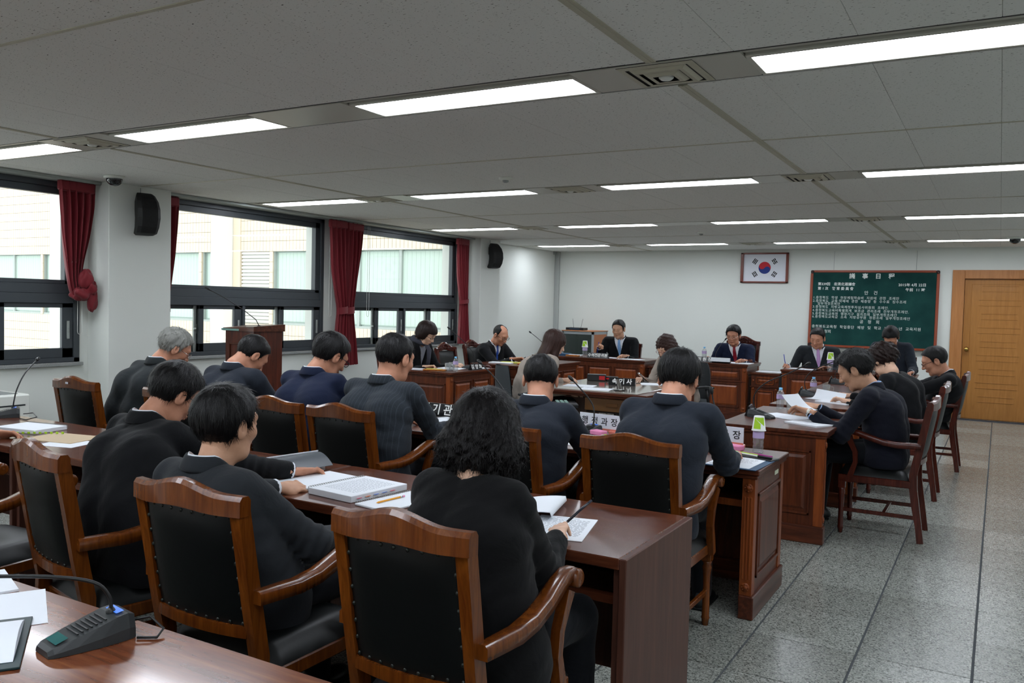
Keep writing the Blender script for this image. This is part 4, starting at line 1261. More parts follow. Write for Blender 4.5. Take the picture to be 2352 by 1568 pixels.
def get_hair(style, seed, n, h):
    key = (style, seed, n)
    if key not in HAIRC:
        (V, F), G = hair_part(style, seed, h)
        parts = [(V, F)]
        if n:
            L = {'short': .022, 'thick': .032, 'crown': .018, 'bald': .014, 'spiky': .034, 'gray': .026, 'puff': .035, 'bob': .045, 'long': .075, 'wavy': .045, 'curly': .04}[style]
            parts.append(strands(V, F, n, L, .0008 if n > 5000 else (.0010 if n >= 1500 else .0016), seed + 50, style))
        HAIRC[key] = parts
    return HAIRC[key]

def ik(S, Hh, l1, l2, hint):
    v = Hh - S; d = np.linalg.norm(v); 
    if d > (l1 + l2) * .995: k = d / (l1 + l2) * 1.01; l1 *= k; l2 *= k
    a = (l1 * l1 - l2 * l2 + d * d) / (2 * d); hgt = math.sqrt(max(l1 * l1 - a * a, 0)); u = v / d
    hv = hint - u * (hint @ u); hv /= np.linalg.norm(hv)
    return S + u * a + hv * hgt

def person(label, seat, yaw, head, look=(0, 30, 0), hands=(None, None), pose=('rest', 'rest'), suit='charcoal', hair='short', hc='black', sk='tan', fem=False,
           scale=1.0, hs=1.0, shirt='white', tie=None, open_front=True, glasses=None, vox=.011, nstr=900, seed=1, legs=True, wide=1.0, watch=False, lean=0.0, scarf=False, collar=True, tierow=None, seatz=.47, cat='person', elbow=(.3, .3)):
    """seat (x, y) and head centre (x, y, z) in the room; look = yaw relative to the body, pitch down, roll in degrees; hands in room coordinates"""
    root = thing('person', label, cat, (seat[0], seat[1], 0), yaw, None)
    cy, sy = math.cos(-yaw), math.sin(-yaw)
    def loc(p):
        x, y = p[0] - seat[0], p[1] - seat[1]; return V3(cy * x - sy * y, sy * x + cy * y, p[2])
    Hc = loc(head); RH = eul(R(look[0]), R(look[1]), R(look[2])); S = scale
    Nb = Hc + RH @ V3(0, -.032, -.080) * hs + V3(0, -.028, -.050) * S      # neck base
    P0 = V3(0, -.02, seatz + .09)
    ch = P0 + (Nb - P0) * .66 + V3(0, -.045 - lean, 0)
    bl = P0 + (Nb - P0) * .33 + V3(0, -.030, 0)
    up = (Nb - ch); up /= np.linalg.norm(up)
    SH = []
    for s in (-1, 1): SH.append(Nb + V3(s * .174 * wide * S, -.012, -.054 * S))
    HN = []; EL = []
    for s, i in ((-1, 0), (1, 1)):
        hp = hands[i]
        h_ = loc(hp) if hp is not None else V3(s * .16, .30, .66)
        HN.append(h_)
        EL.append(ik(SH[i], h_, .285 * S, .255 * S, V3(s * elbow[i], -.25, -1.0)))
    ft = .62
    # ---- jacket
    lo = np.min([P0 - V3(.24, .2, .10), Nb - V3(.3, .2, .3)] + [p - .1 for p in SH + EL + HN], 0); hi = np.max([P0 + V3(.24, .2, .1), Nb + V3(.3, .16, .09)] + [p + .09 for p in SH + EL + HN], 0)
    G = Grid(lo, hi, vox)
    fl = ((0, 1, 0), 1.28)
    def torso(inf, G):
        d = rc(G, P0 + V3(-.10, 0, -.06), P0 + V3(.10, 0, -.06), .114 * S + inf, .114 * S + inf)
        for s in (-1, 1):
            d = smin(d, rc(G, P0 + V3(s * .085, 0, 0), bl + V3(s * .080 * wide, 0, 0), .112 * S + inf, .110 * S + inf), .05)
            d = smin(d, rc(G, bl + V3(s * .080 * wide, 0, 0), ch + V3(s * .080 * wide, 0, 0), .110 * S + inf, .110 * S + inf), .05)
            d = smin(d, rc(G, ch + V3(s * .080 * wide, 0, 0), Nb + V3(s * .055, -.02, -.075), .110 * S + inf, .074 * S + inf), .05)
            i = (s + 1) // 2
            d = smin(d, rc(G, Nb + V3(s * .035, -.018, -.045), SH[i] + V3(-s * .01, 0, .006), .050 * S + inf, .054 * S + inf), .030)
        return d
    jac = torso(.012, G)
    for i, s in ((0, -1), (1, 1)):
        dirh = HN[i] - EL[i]; dirh /= np.linalg.norm(dirh)
        cuff = HN[i] - dirh * .055
        dn = SH[i] + (EL[i] - SH[i]) * .08
        arm = rc(G, dn, EL[i], .063 * S, .053 * S)
        arm = smin(arm, rc(G, EL[i], cuff, .053 * S, .038 * S), .03)
        seam = .0040 * np.exp(-((arm - jac - .004) / .009) ** 2)
        jac = smin(jac, arm, .028) + seam
    # folds: rings round the elbows and drag lines on the back
    fo = wob(G, 26, seed, (1, .6, 1)) * .0035
    for i in (0, 1):
        de = np.sqrt((G.X - EL[i][0]) ** 2 + (G.Y - EL[i][1]) ** 2 + (G.Z - EL[i][2]) ** 2)
        ax = (EL[i] - SH[i]); ax /= np.linalg.norm(ax)
        ph = (G.X - EL[i][0]) * ax[0] + (G.Y - EL[i][1]) * ax[1] + (G.Z - EL[i][2]) * ax[2]
        fo = fo + .0055 * np.exp(-(de / .11) ** 2) * np.sin(ph * 150 + 1.5 * np.sin(G.X * 40 + G.Z * 30 + seed))
        ds = np.sqrt((G.X - SH[i][0] * .85) ** 2 + (G.Y - SH[i][1]) ** 2 + (G.Z - SH[i][2] + .13) ** 2)
        fo = fo + .004 * np.exp(-(ds / .09) ** 2) * np.sin((G.Z + G.X * .6 * (1 if i == 0 else -1)) * 95 + seed)
    jac = jac + fo + .0022 * np.exp(-((G.X - Nb[0] * np.clip((G.Z - P0[2]) / (Nb[2] - P0[2]), 0, 1)) / .007) ** 2) * (G.Y < Nb[1])
    core = jac
    neckhole = rc(G, Nb + V3(0, .0, .015), Nb + V3(0, .02, .14), .050 * S, .066 * S)
    jac = smax(jac, -neckhole, .008)
    if open_front:
        # V opening of the jacket front
        w = np.clip((G.Z - (bl[2] + .02)) / max(Nb[2] - bl[2] - .02, .1), 0, 1.2) * .075 * S
        vcut = np.maximum(np.abs(G.X - Nb[0] * np.clip((G.Z - P0[2]) / (Nb[2] - P0[2]), 0, 1)) - w, -(G.Y - (Nb[1] - .00)))
        vcut = np.maximum(vcut, (bl[2] + .02) - G.Z)
        jac = smax(jac, -vcut, .006)
    V, F = snet(jac, G)
    J = link('jacket' if collar else 'top', npmesh('jacket', [(V, F, 0)], [SUITS[suit]]), root)
    # collar roll round the back of the neck
    if collar:
        g = B(); n = 22
        def ringpt(k, r, zz, o=0.0):
            a = math.pi * (-.78 + 1.56 * k / n) - math.pi / 2
            return Nb + V3(math.cos(a) * (r + .004) * 1.06, math.sin(a) * r - .006 + o, zz + .018 - .045 * max(0, math.sin(a) + .35))
        rows = []
        for k in range(n + 1):
            rows.append([ringpt(k, .060, .010), ringpt(k, .062, .028), ringpt(k, .066, .031), ringpt(k, .072, .022), ringpt(k, .084, -.010, -.004), ringpt(k, .083, -.0175, -.004), ringpt(k, .074, -.020)])
        g.grid([[tuple(p * 1.0) for p in r] for r in rows]); g.obj('collar', SUITS[suit], J)
        if shirt and not fem:
            rows = [[tuple(ringpt(k, .056, .0)), tuple(ringpt(k, .0565, .032)), tuple(ringpt(k, .059, .034)), tuple(ringpt(k, .062, .020))] for k in range(n + 1)]
            B().grid(rows).obj('shirt_collar', SHIRT if shirt == 'white' else SHIRTB, root)
    if open_front:
        if vox < .02:
            sh = torso(.001, G)
            sh = np.maximum(sh, -(G.Y - (Nb[1] - .06)) ); sh = np.maximum(sh, bl[2] - .02 - G.Z); sh = np.maximum(sh, np.abs(G.X - Nb[0] * .7) - .13)
            sh = smin(sh, rc(G, Nb + V3(0, -.0, -.03), Nb + V3(0, .012, .035), .050, .056), .012)
            V2, F2 = snet(np.maximum(sh, -(neckhole + .012)), G)
            sm = SHIRT if shirt == 'white' else SHIRTB
            if scarf: sm = mat('silver_blouse', '8a8c94', .6)
            o = link('shirt', npmesh('shirt', [(V2, F2, 0)], [sm]), root)
        if tie:
            tm = mat('tie_' + tie, tie, .5)
            def yfront(x, z):
                ix = int(round((x - G.lo[0]) / G.h)); iz = int(round((z - G.lo[2]) / G.h))
                ix = min(max(ix, 0), G.n[0] - 1); iz = min(max(iz, 0), G.n[2] - 1)
                col = sh[ix, :, iz]; q = np.nonzero(col < 0)[0]
                return G.lo[1] + G.h * (q[-1] + .6) if len(q) else Nb[1] + .09
            rows = []
            kn = 12
            for k in range(kn):
                u = k / (kn - 1); z = Nb[2] + .000 - u * (Nb[2] - bl[2] - .03)
                w = (.020, .016)[k > 0] if k < 2 else .014 + .022 * u
                xc = Nb[0] * np.clip((z - P0[2]) / (Nb[2] - P0[2]), 0, 1)
                y = yfront(xc, z) + (.010 if k < 2 else .006)
                rows.append([(xc - w, y, z), (xc - w * .5, y + .004, z), (xc + w * .5, y + .004, z), (xc + w, y, z), (xc + w, y - .008, z), (xc - w, y - .008, z)])
            B().grid(rows, True, True).obj('tie', tm if not tierow else tierow, root)
        # lapels
        g = B()
        for s in (-1, 1):
            rows = []
            for k in range(9):
                u = k / 8; z = Nb[2] - .015 - u * (Nb[2] - bl[2] - .05); w = .018 + .070 * (1 - u); xc = Nb[0] * np.clip((z - P0[2]) / (Nb[2] - P0[2]), 0, 1)
                wl = .030 * math.sin(math.pi * min(1, .25 + u * .75)) + .008
                row = []
                for q in (0, .5, 1):
                    x = xc + s * (w + wl * q)
                    ix = min(max(int(round((x - G.lo[0]) / G.h)), 0), G.n[0] - 1); iz = min(max(int(round((z - G.lo[2]) / G.h)), 0), G.n[2] - 1)
                    col = core[ix, :, iz]; qq = np.nonzero(col < 0)[0]
                    y = G.lo[1] + G.h * (qq[-1] + .5) if len(qq) else Nb[1]
                    row.append((x, y + .007, z))
                rows.append(row)
            for k in range(1, 8):
                for q in range(3):
                    y = (rows[k - 1][q][1] + rows[k][q][1] + rows[k + 1][q][1]) / 3; rows[k][q] = (rows[k][q][0], y, rows[k][q][2])
            g.grid(rows if s < 0 else [r[::-1] for r in rows])
        g.obj('lapel', SUITS[suit], J)
    if scarf:
        g = B(); rows = []
        for k in range(25):
            a = 2 * math.pi * k / 24
            c = Nb + V3(.078 * math.cos(a), .078 * math.sin(a) + .012, .025 - .03 * math.sin(a))
            rows.append([tuple(c + V3(.030 * math.cos(a) * math.cos(b), .030 * math.sin(a) * math.cos(b), .034 * math.sin(b))) for b in [2 * math.pi * q / 10 for q in range(10)]])
        g.grid(rows, True, True); g.tube([Nb + V3(.0, .11, -.02), Nb + V3(.01, .16, -.08), Nb + V3(.0, .15, -.18), Nb + V3(.0, .13, -.28)], [.03, .035, .028, .03], 10, flat=.5)
        g.sphere(tuple(Nb + V3(0, .13, -.05)), (.035, .025, .03)); g.obj('scarf', cloth('grey_scarf', '3c3d46'), root)
    # ---- hands
    bp = []
    for i, s in ((0, -1), (1, 1)):
        if pose[i] is None: continue
        V, F = HANDS[pose[i]]; V = V.copy()
        if s < 0: V = V * V3(-1, 1, 1); F = F[:, ::-1]
        d = HN[i] - EL[i]; d /= np.linalg.norm(d)
        f = V3(d[0] - s * .25, d[1], d[2] * .35 - .05); f /= np.linalg.norm(f)
        x = np.cross(f, V3(0, 0, 1)); x /= np.linalg.norm(x); z = np.cross(x, f)
        tilt = R(-25 * s if pose[i] != 'flat' else -6 * s); x2 = x * math.cos(tilt) - z * math.sin(tilt); z2 = z * math.cos(tilt) + x * math.sin(tilt)
        RM = np.stack([x2, f, z2], 1)
        k = .96 * (0.9 if fem else 1.0) * S
        bp.append((xf(V, RM, HN[i], k), F, 0))
        if shirt and not fem:
            c0 = HN[i] - d * .064; c1 = HN[i] - d * .035
            B().tube([c0, c1], .036 * S, 14).obj('cuff', SHIRT if shirt == 'white' else SHIRTB, root)
    # ---- head and the hidden core of the body
    Vh, Fh = HEADS[fem]
    bp.append((xf(Vh, RH, Hc, hs), Fh, 0))
    Gc = Grid(lo - .02, hi + .02, .0155)
    dcore = torso(-.022, Gc)
    for i in (0, 1):
        dcore = smin(dcore, rc(Gc, SH[i], EL[i], .040, .034), .03); dcore = smin(dcore, rc(Gc, EL[i], HN[i] - (HN[i] - EL[i]) * .15, .034, .025), .02)
    dcore = smin(dcore, rc(Gc, Nb + V3(0, .0, -.03), Hc + RH @ V3(0, -.024, -.06) * hs, .056, .052 * hs), .02)
    bp.append(snet(dcore, Gc) + (0,))
    bp.insert(0, bp.pop())
    link('body', npmesh('body', bp, [SKIN[sk]]), root)
    # ---- eyes, brows and mouth
    g = B(); MH = Matrix([list(RH[r] * hs) + [Hc[r]] for r in range(3)] + [[0, 0, 0, 1]])
    for s in (-1, 1):
        g.sphere((s * .031, .0825, .0055), (.0095, .0045, .0028), 10, 6, M=MH)
    g.obj('eye', mat('dark_eye', '15100e', .25), root)
    g = B()
    for s in (-1, 1): g.tube([MH @ Vector(p) for p in ((s * .015, .0895, .0295), (s * .031, .0885, .034), (s * .047, .0775, .0305))], [.0022, .0032, .0015], 6, flat=.6)
    g.obj('eyebrow', HAIR['black' if hc != 'gray' else 'gray'], root)
    g = B(); g.sphere((0, .0905, -.0565), (.020, .0055, .0032), 12, 6, M=MH); g.obj('mouth', mat('lips', '8c4b42' if not fem else '9c3f40', .5), root)
    # ---- hair
    parts = get_hair(hair, seed, nstr, .0055 if nstr > 1000 else .0075)
    ps = [(xf(p[0], RH, Hc, hs), p[1], 0) for p in parts]
    link('hair', npmesh('hair', ps, [HAIR[hc]]), root)
    if glasses:
        gm = BLACKP if glasses == 'black' else (METAL if glasses == 'metal' else mat('red_frame', '7a2030', .3))
        g = B()
        for s in (-1, 1):
            c = (s * .033, .101, .006)
            pts = [MH @ Vector((c[0] + .023 * math.cos(a), c[1] - .004 * abs(math.cos(a)), c[2] + .0155 * math.sin(a) * (1 if glasses != 'black' else .8))) for a in [2 * math.pi * q / 20 for q in range(21)]]
            g.tube(pts, .0014 if glasses != 'black' else .0021, 6)
            g.tube([MH @ Vector(p) for p in ((s * .056, .098, .010), (s * .076, .085, .012), (s * .082, .0, .012), (s * .078, -.022, .0))], .0016 if glasses != 'black' else .0022, 6)
        g.tube([MH @ Vector(p) for p in ((-.010, .099, .010), (0, .104, .012), (.010, .099, .010))], .0016, 6)
        gl = g.obj('glasses', gm, root)
        g = B()
        for s in (-1, 1):
            g.add([MH @ Vector((s * .033 + .022 * math.cos(a), .099, .006 + .0145 * math.sin(a))) for a in [2 * math.pi * q / 16 for q in range(16)]], [tuple(range(16))])
        g.obj('lens', PANE, gl)
    # ---- trousers and shoes
    if legs:
        KN = []; FT_ = []
        for s in (-1, 1):
            KN.append(V3(s * .115, .40, seatz + .045)); FT_.append(V3(s * .12, .40 + .03 * seed % .05, .075))
        Gt = Grid((-.26, -.20, .04), (.26, .56, seatz + .19), .016)
        d = rc(Gt, (-.085, -.02, seatz + .07), (.085, -.02, seatz + .07), .10, .10)
        for i, s in ((0, -1), (1, 1)):
            d = smin(d, rc(Gt, (s * .085, 0, seatz + .075), KN[i], .085, .066), .04); d = smin(d, rc(Gt, KN[i], FT_[i], .064, .050), .03)
        d = d + .003 * wob(Gt, 20, seed)
        link('skirt' if False else 'trousers', npmesh('trousers', [snet(d, Gt) + (0,)], [SUITS['trousers']]), root)
        for i in (0, 1):
            g = B(); p = FT_[i]
            g.box((p[0] - .042, p[1] - .08, 0.001), (p[0] + .042, p[1] + .17, .018), .006)
            g.sphere((p[0], p[1] + .08, .022), (.044, .10, .042), 12, 8); g.sphere((p[0], p[1] - .02, .035), (.040, .065, .055), 12, 8)
            g.obj('shoe', BLACKP, root)
    if watch:
        i = 0; d = HN[i] - EL[i]; d /= np.linalg.norm(d)
        w = B().tube([HN[i] - d * .022, HN[i] - d * .008], .031, 16).obj('wristwatch', METAL, root)
        B().sphere(tuple(HN[i] - d * .015 + V3(-.026, -.0, .012)), (.014, .014, .014), 12, 8).obj('watch_face', mat('watch_dial', 'e8e4d8', .2), w)
    return root

# ---------------------------------------------------------------- the people
D = 0.768
# third row, seen from behind
person('grey haired man in dark grey suit with thin glasses, bowed beside the window column', (-5.16, 3.72), 0, (-4.93, 3.90, 1.140), (-24, 34, 6), ((-5.2, 4.18, D), (-4.85, 4.22, D)), suit='dgrey', hair='gray', hc='gray', sk='ruddy', glasses='metal', hs=1.08, wide=1.12, seed=1, vox=.0105, open_front=False)
person('man with short black hair bowed low before the lectern, charcoal suit and white collar', (-4.34, 3.74), 0, (-4.26, 3.97, 1.122), (-16, 46, 4), ((-4.5, 4.28, D), (-4.1, 4.28, D)), suit='slate', hair='short', sk='ruddy', hs=1.08, wide=1.1, seed=2, vox=.0105, open_front=False)
person('man in navy blue suit with mushroom shaped black hair and thin glasses', (-3.52, 3.74), 0, (-3.57, 3.96, 1.155), (-14, 32, 4), ((-3.7, 4.28, D), (-3.4, 4.28, D)), suit='navy', hair='thick', sk='ruddy', glasses='black', hs=1.12, wide=1.1, seed=3, vox=.0105, open_front=False)
person('man in grey pinstripe suit with a thinning crown', (-3.0, 3.72), 0, (-3.02, 3.90, 1.170), (-6, 16, 0), ((-3.15, 4.26, D), (-2.82, 4.22, D)), pose=('rest', 'grip'), suit='pin', hair='crown', sk='ruddy', hs=1.19, wide=1.2, seed=4, vox=.0105, open_front=False, nstr=1300)
person('man with a thin crown and both ears showing, dark slate suit', (-2.04, 3.72), 0, (-2.055, 3.88, 1.110), (24, 28, 0), ((-2.25, 4.24, D), (-1.82, 4.22, D)), suit='slate', hair='crown', sk='ruddy', hs=1.07, wide=1.02, seed=5, vox=.010, open_front=False, nstr=1500)
person('man in dark slate suit at the aisle end of the third row', (-1.37, 3.73), 0, (-1.325, 3.92, 1.160), (2, 34, 0), ((-1.6, 4.24, D), (-1.12, 4.22, D)), suit='slate', hair='thick', sk='ruddy', hs=1.10, wide=1.08, seed=6, vox=.010, open_front=False, nstr=2000)
# second row
person('young man with thick black glasses leaning over the second row desk', (-2.78, 2.02), R(-4), (-2.93, 2.32, 1.095), (-8, 34, 4), ((-2.95, 2.62, D), (-2.56, 2.66, D)), suit='black', hair='thick', sk='ruddy', glasses='black', hs=1.02, wide=1.02, seed=7, vox=.009, open_front=False, nstr=2600)
person('man with full black hair sitting upright, charcoal suit and white collar', (-2.10, 1.98), 0, (-2.235, 1.98, 1.070), (-2, 6, 0), ((-2.42, 2.42, .76), (-2.02, 2.30, .665)), elbow=(.3, 1.5), suit='charcoal', hair='thick', sk='tan', hs=1.06, wide=1.0, seed=8, vox=.009, open_front=False, nstr=3000)
person('woman with shoulder length curly black hair in a black knit top, holding a pen', (-1.245, 2.02), 0, (-1.285, 2.10, 1.122), (6, 14, 0), ((-1.45, 2.44, D), (-1.19, 2.40, .775)), pose=('rest', 'grip'), suit='knit', hair='curly', hc='wine', sk='fair', fem=True, hs=.99, wide=.78, seed=9, vox=.008, open_front=False, nstr=4500, collar=False)
person('man cut off by the left edge, only a sleeve and resting hand in view', (-5.0, 2.02), 0, (-5.25, 2.15, 1.15), (0, 25, 0), ((-4.9, 2.5, D), (-4.50, 2.47, D)), suit='mgrey', hair='short', sk='ruddy', hs=1.0, seed=10, open_front=False)
# aisle row
person('man in deep navy suit reading papers in both hands, blue cuffs and a steel watch', (-.66, 6.34), R(90), (-.862, 6.31, 1.100), (-2, 30, 0), ((-1.13, 6.10, .815), (-1.15, 6.46, .815)), pose=('rest', 'rest'), suit='deepnavy', shirt='blue', hair='spiky', sk='tan', hs=1.13, wide=1.12, scale=1.06, seed=11, vox=.010, open_front=False, watch=True, nstr=1800)
person('woman with short curly dark hair and bare nape, black jacket', (-.66, 7.82), R(78), (-.85, 7.80, 1.105), (-22, 32, 0), ((-1.1, 7.55, D), (-1.15, 8.05, D)), suit='black', hair='puff', hc='brown', sk='fair', fem=True, hs=1.08, wide=1.02, scale=1.05, seed=12, vox=.011, open_front=False, collar=False)
TIEM = mat('striped_tie', '1a2a5a', .5)
_nt, _nd, _lk, _b = nodes_of(TIEM)
_w = _nt.nodes.new('ShaderNodeTexWave'); _w.inputs['Scale'].default_value = 9; _w.bands_direction = 'Z'; _lk.new(coords(_nt, rot=(0, R(30), 0)), _w.inputs['Vector'])
_lk.new(ramp(_nt, _w.outputs['Fac'], [(0.0, '14224f'), (0.6, '1a2c66'), (0.75, 'c9cfdc')]), _b.inputs['Base Color'])
person('man with black glasses and navy striped tie leaning back, nearest the oak door', (-.55, 9.38), R(98), (-.535, 9.15, 1.055), (2, 26, 0), ((-.98, 9.1, .72), (-.98, 9.55, .72)), suit='black', hair='short', sk='ruddy', glasses='black', hs=1.14, wide=1.1, scale=1.06, seed=13, vox=.011, tie='1a2a5a', tierow=TIEM)
person('dark suited man with head bowed, half hidden before the blackboard', (-1.18, 12.22), R(178), (-1.225, 12.02, 1.20), (0, 52, 0), ((-.95, 11.75, D), (-1.45, 11.72, D)), suit='slate', hair='thick', sk='ruddy', hs=1.12, wide=1.05, scale=1.08, seed=14, vox=.013, open_front=False, nstr=400)
# back row, facing the camera
person('clerk in black suit with light blue tie lifting a pen at the back wall', (-5.10, 12.32), R(184), (-5.085, 12.12, 1.165), (-4, 16, 0), ((-4.86, 11.86, .775), (-5.30, 11.90, .90)), pose=('rest', 'grip'), suit='black', hair='short', sk='tan', hs=1.16, wide=1.14, scale=1.12, seed=15, vox=.012, tie='7fa8d6', nstr=500)
person('chairman in navy suit and dark red tie with thin glasses', (-3.30, 12.40), R(184), (-3.335, 12.22, 1.135), (-6, 16, 0), ((-3.10, 11.90, .80), (-3.62, 12.0, .80)), suit='navy', hair='thick', sk='ruddy', glasses='metal', hs=1.16, wide=1.12, scale=1.12, seed=16, vox=.012, tie='8c1528', nstr=500)
person('man in dark suit with lilac tie writing beside the blackboard', (-2.12, 12.25), R(184), (-2.155, 12.12, 1.145), (-10, 24, -3), ((-1.98, 11.85, D), (-2.50, 11.88, D)), pose=('rest', 'grip'), suit='charcoal', hair='short', sk='ruddy', hs=1.16, wide=1.14, scale=1.12, seed=17, vox=.012, tie='c49bd0', nstr=500)
# window side, facing right
person('woman with dark bobbed hair and grey scarf writing below the third window', (-6.02, 8.16), R(-90), (-5.83, 8.12, 1.135), (4, 34, 0), ((-5.62, 8.42, D), (-5.66, 7.92, D)), pose=('rest', 'grip'), suit='black', hair='bob', hc='brown', sk='fair', fem=True, glasses='black', hs=1.12, wide=.95, scale=1.05, seed=18, vox=.011, scarf=True, nstr=900)
person('balding man in black suit and blue tie with glasses, reading', (-6.10, 10.02), R(-96), (-5.94, 10.0, 1.075), (-4, 30, 0), ((-5.56, 10.18, .78), (-5.58, 9.80, .78)), suit='black', hair='bald', sk='ruddy', glasses='black', hs=1.16, wide=1.12, scale=1.15, seed=19, vox=.012, tie='23489c', nstr=700)
# stenographers
person('long haired woman in beige jacket seen from behind in the middle', (-4.07, 7.44), R(-38), (-3.915, 7.68, 1.115), (4, 22, 0), ((-3.92, 7.95, .73), (-3.64, 7.50, .66)), suit='beige', hair='long', hc='brown2', sk='fair', fem=True, hs=1.10, wide=1.0, scale=1.08, seed=20, vox=.0105, open_front=False, nstr=1800, collar=False)
person('woman in beige jacket and red glasses with wavy brown hair, head bowed', (-3.08, 9.16), R(156), (-3.14, 8.84, 1.075), (0, 34, 6), ((-3.02, 8.60, .735), (-3.34, 8.62, .735)), suit='beige', hair='wavy', hc='brown2', sk='fair', fem=True, glasses='red', hs=1.08, wide=.95, scale=1.05, seed=21, vox=.011, open_front=False, nstr=1500, collar=False)

# ---------------------------------------------------------------- wall pieces
flag = thing('framed_flag', 'red framed national flag high on the back wall', 'flag', (-3.357, YB - .001, 2.203), 0)
FR = mat('red_brown_frame', '6e2a1a', .35, coat=.3)
g = B(); W, Hh = .382, .245
for lo, hi in (((-W, -.035, Hh - .025), (W, 0, Hh)), ((-W, -.035, -Hh), (W, 0, -Hh + .025)), ((-W, -.035, -Hh), (-W + .045, 0, Hh)), ((W - .04, -.035, -Hh), (W, 0, Hh))): g.box(lo, hi, .004)
g.obj('frame', FR, flag)
B().box((-W + .04, -.014, -Hh + .02), (W - .035, -.002, Hh - .02)).obj('cloth', mat('flag_white', 'dfe2ea', .6), flag)
def arcpoly(c, r, a0, a1, n): return [(c[0] + r * math.cos(a0 + (a1 - a0) * k / n), c[1] + r * math.sin(a0 + (a1 - a0) * k / n)) for k in range(n + 1)]
MF = Matrix.Translation((.003, -.014, 0)) @ Euler((R(90), 0, 0)).to_matrix().to_4x4()
r0 = .098; tl = R(-33.7)
Rm2 = Euler((0, 0, tl)).to_matrix().to_4x4()
red = arcpoly((0, 0), r0, 0, math.pi, 24) + arcpoly((-r0 / 2, 0), r0 / 2, math.pi, 2 * math.pi, 12)[1:] + arcpoly((r0 / 2, 0), r0 / 2, math.pi, 0, 12)[1:-1]
blue = arcpoly((0, 0), r0, math.pi, 2 * math.pi, 24) + arcpoly((r0 / 2, 0), r0 / 2, 0, math.pi, 12)[1:] + arcpoly((-r0 / 2, 0), r0 / 2, 2 * math.pi, math.pi, 12)[1:-1]
B().prism(red, 0, .0015, MF @ Rm2).obj('red_half', mat('flag_red', 'c01a2c', .6), flag)
B().prism(blue, 0, .0015, MF @ Rm2).obj('blue_half', mat('flag_blue', '16307c', .6), flag)
tri = {(-1, 1): (1, 1, 1), (1, 1): (0, 1, 0), (-1, -1): (1, 0, 1), (1, -1): (0, 0, 0)}
for (sx, sz), bars in tri.items():
    g = B(); a = math.atan2(sz * 2, sx * 3); cx, cz = .187 * math.cos(a), .187 * math.sin(a)
    for k, full in enumerate(bars):
        M = MF @ Matrix.Translation((cx, cz, 0)) @ Euler((0, 0, a)).to_matrix().to_4x4() @ Matrix.Translation(((k - 1) * .024, 0, 0))
        if full: g.box((-.008, -.042, 0), (.008, .042, .0015), M=M)
        else: g.box((-.008, -.042, 0), (.008, -.004, .0015), M=M); g.box((-.008, .004, 0), (.008, .042, .0015), M=M)
    g.obj('trigram', BLACKT, flag)

bd = thing('blackboard', 'green blackboard with chalked agenda and red wooden frame', 'blackboard', (-1.712, YB, 1.565), 0)
bd.rotation_euler = (R(-2.2), 0, 0); bd.location = (-1.712, YB - .03, 1.565)
BWd, BH = .915, .60
BG = mat('green_slate', '143a36', .8, spec=.15)
_nt, _nd, _lk, _b = nodes_of(BG)
_lk.new(ramp(_nt, noise(_nt, coords(_nt), 3.2, 4), [(0.35, '123432'), (0.7, '1d4540')]), _b.inputs['Base Color'])
B().box((-BWd + .02, -.012, -BH + .02), (BWd - .02, .012, BH - .02)).obj('slate', BG, bd)
g = B(); FB2 = mat('board_frame', '8a3a1c', .4, coat=.2)
for lo, hi in (((-BWd + .05, -.024, BH - .035), (BWd - .05, .014, BH)), ((-BWd + .05, -.024, -BH), (BWd - .05, .014, -BH + .035)), ((-BWd, -.024, -BH + .05), (-BWd + .04, .014, BH - .05)), ((BWd - .04, -.024, -BH + .05), (BWd, .014, BH - .05))): g.box(lo, hi, .006)
g.obj('frame', FB2, bd)
for sx in (-1, 1):
    for sz in (-1, 1):
        x0, x1 = sorted((sx * BWd, sx * (BWd - .055))); z0, z1 = sorted((sz * BH, sz * (BH - .055)))
        g = B().box((x0, -.026, z0 if sz < 0 else z1 - .038), (x1, .015, z0 + .038 if sz < 0 else z1), .012); g.box((x0 if sx < 0 else x1 - .043, -.026, z0), (x0 + .043 if sx < 0 else x1, .015, z1), .012)
        g.obj('corner_cap', mat('board_corner', '3a1a18', .4), bd)
for x, sx in ((-2.285, 0), (-1.115, 0)):
    B().tube([(x, YB - .012, 2.462), (x, YB - .02, 2.17)], .0022, 6).obj('hanging_wire', GREYP, None, label='thin grey wire holding the blackboard, %s' % ('nearer the flag' if x < -2 else 'nearer the door'), cat='wire')
CH = mat('chalk_white', 'c8d2cc', .9)
CHP = mat('painted_white_lettering', 'e6ebe6', .7)
EX = Euler((R(90), 0, 0)).to_matrix().to_4x4()
def bt(s, x, z, size, m=CH, bold=0.0, space=1.0, al='LEFT', shear=0.0):
    return text(s, size, m, bd, Matrix.Translation((x, -.0135, z)) @ EX, 'lettering', bold, space, al, shear)
bt('議　事　日　程', -.02, .505, .088, CHP, .0012, 1.12, 'CENTER')
bt('第339回　忠淸北道議會', -.80, .382, .052, CHP, .0006, 1.02)
bt('第 1 次　敎 育 委 員 會', -.80, .312, .052, CHP, .0006, 1.0)
bt('2015年 4月 22日', .36, .378, .052, CHP, .0005, 1.05)
bt('午前  11 時', .46, .305, .052, CHP, .0005, 1.08)
bt('안　건', -.02, .250, .066, CH, .0004, 1.1, 'CENTER')
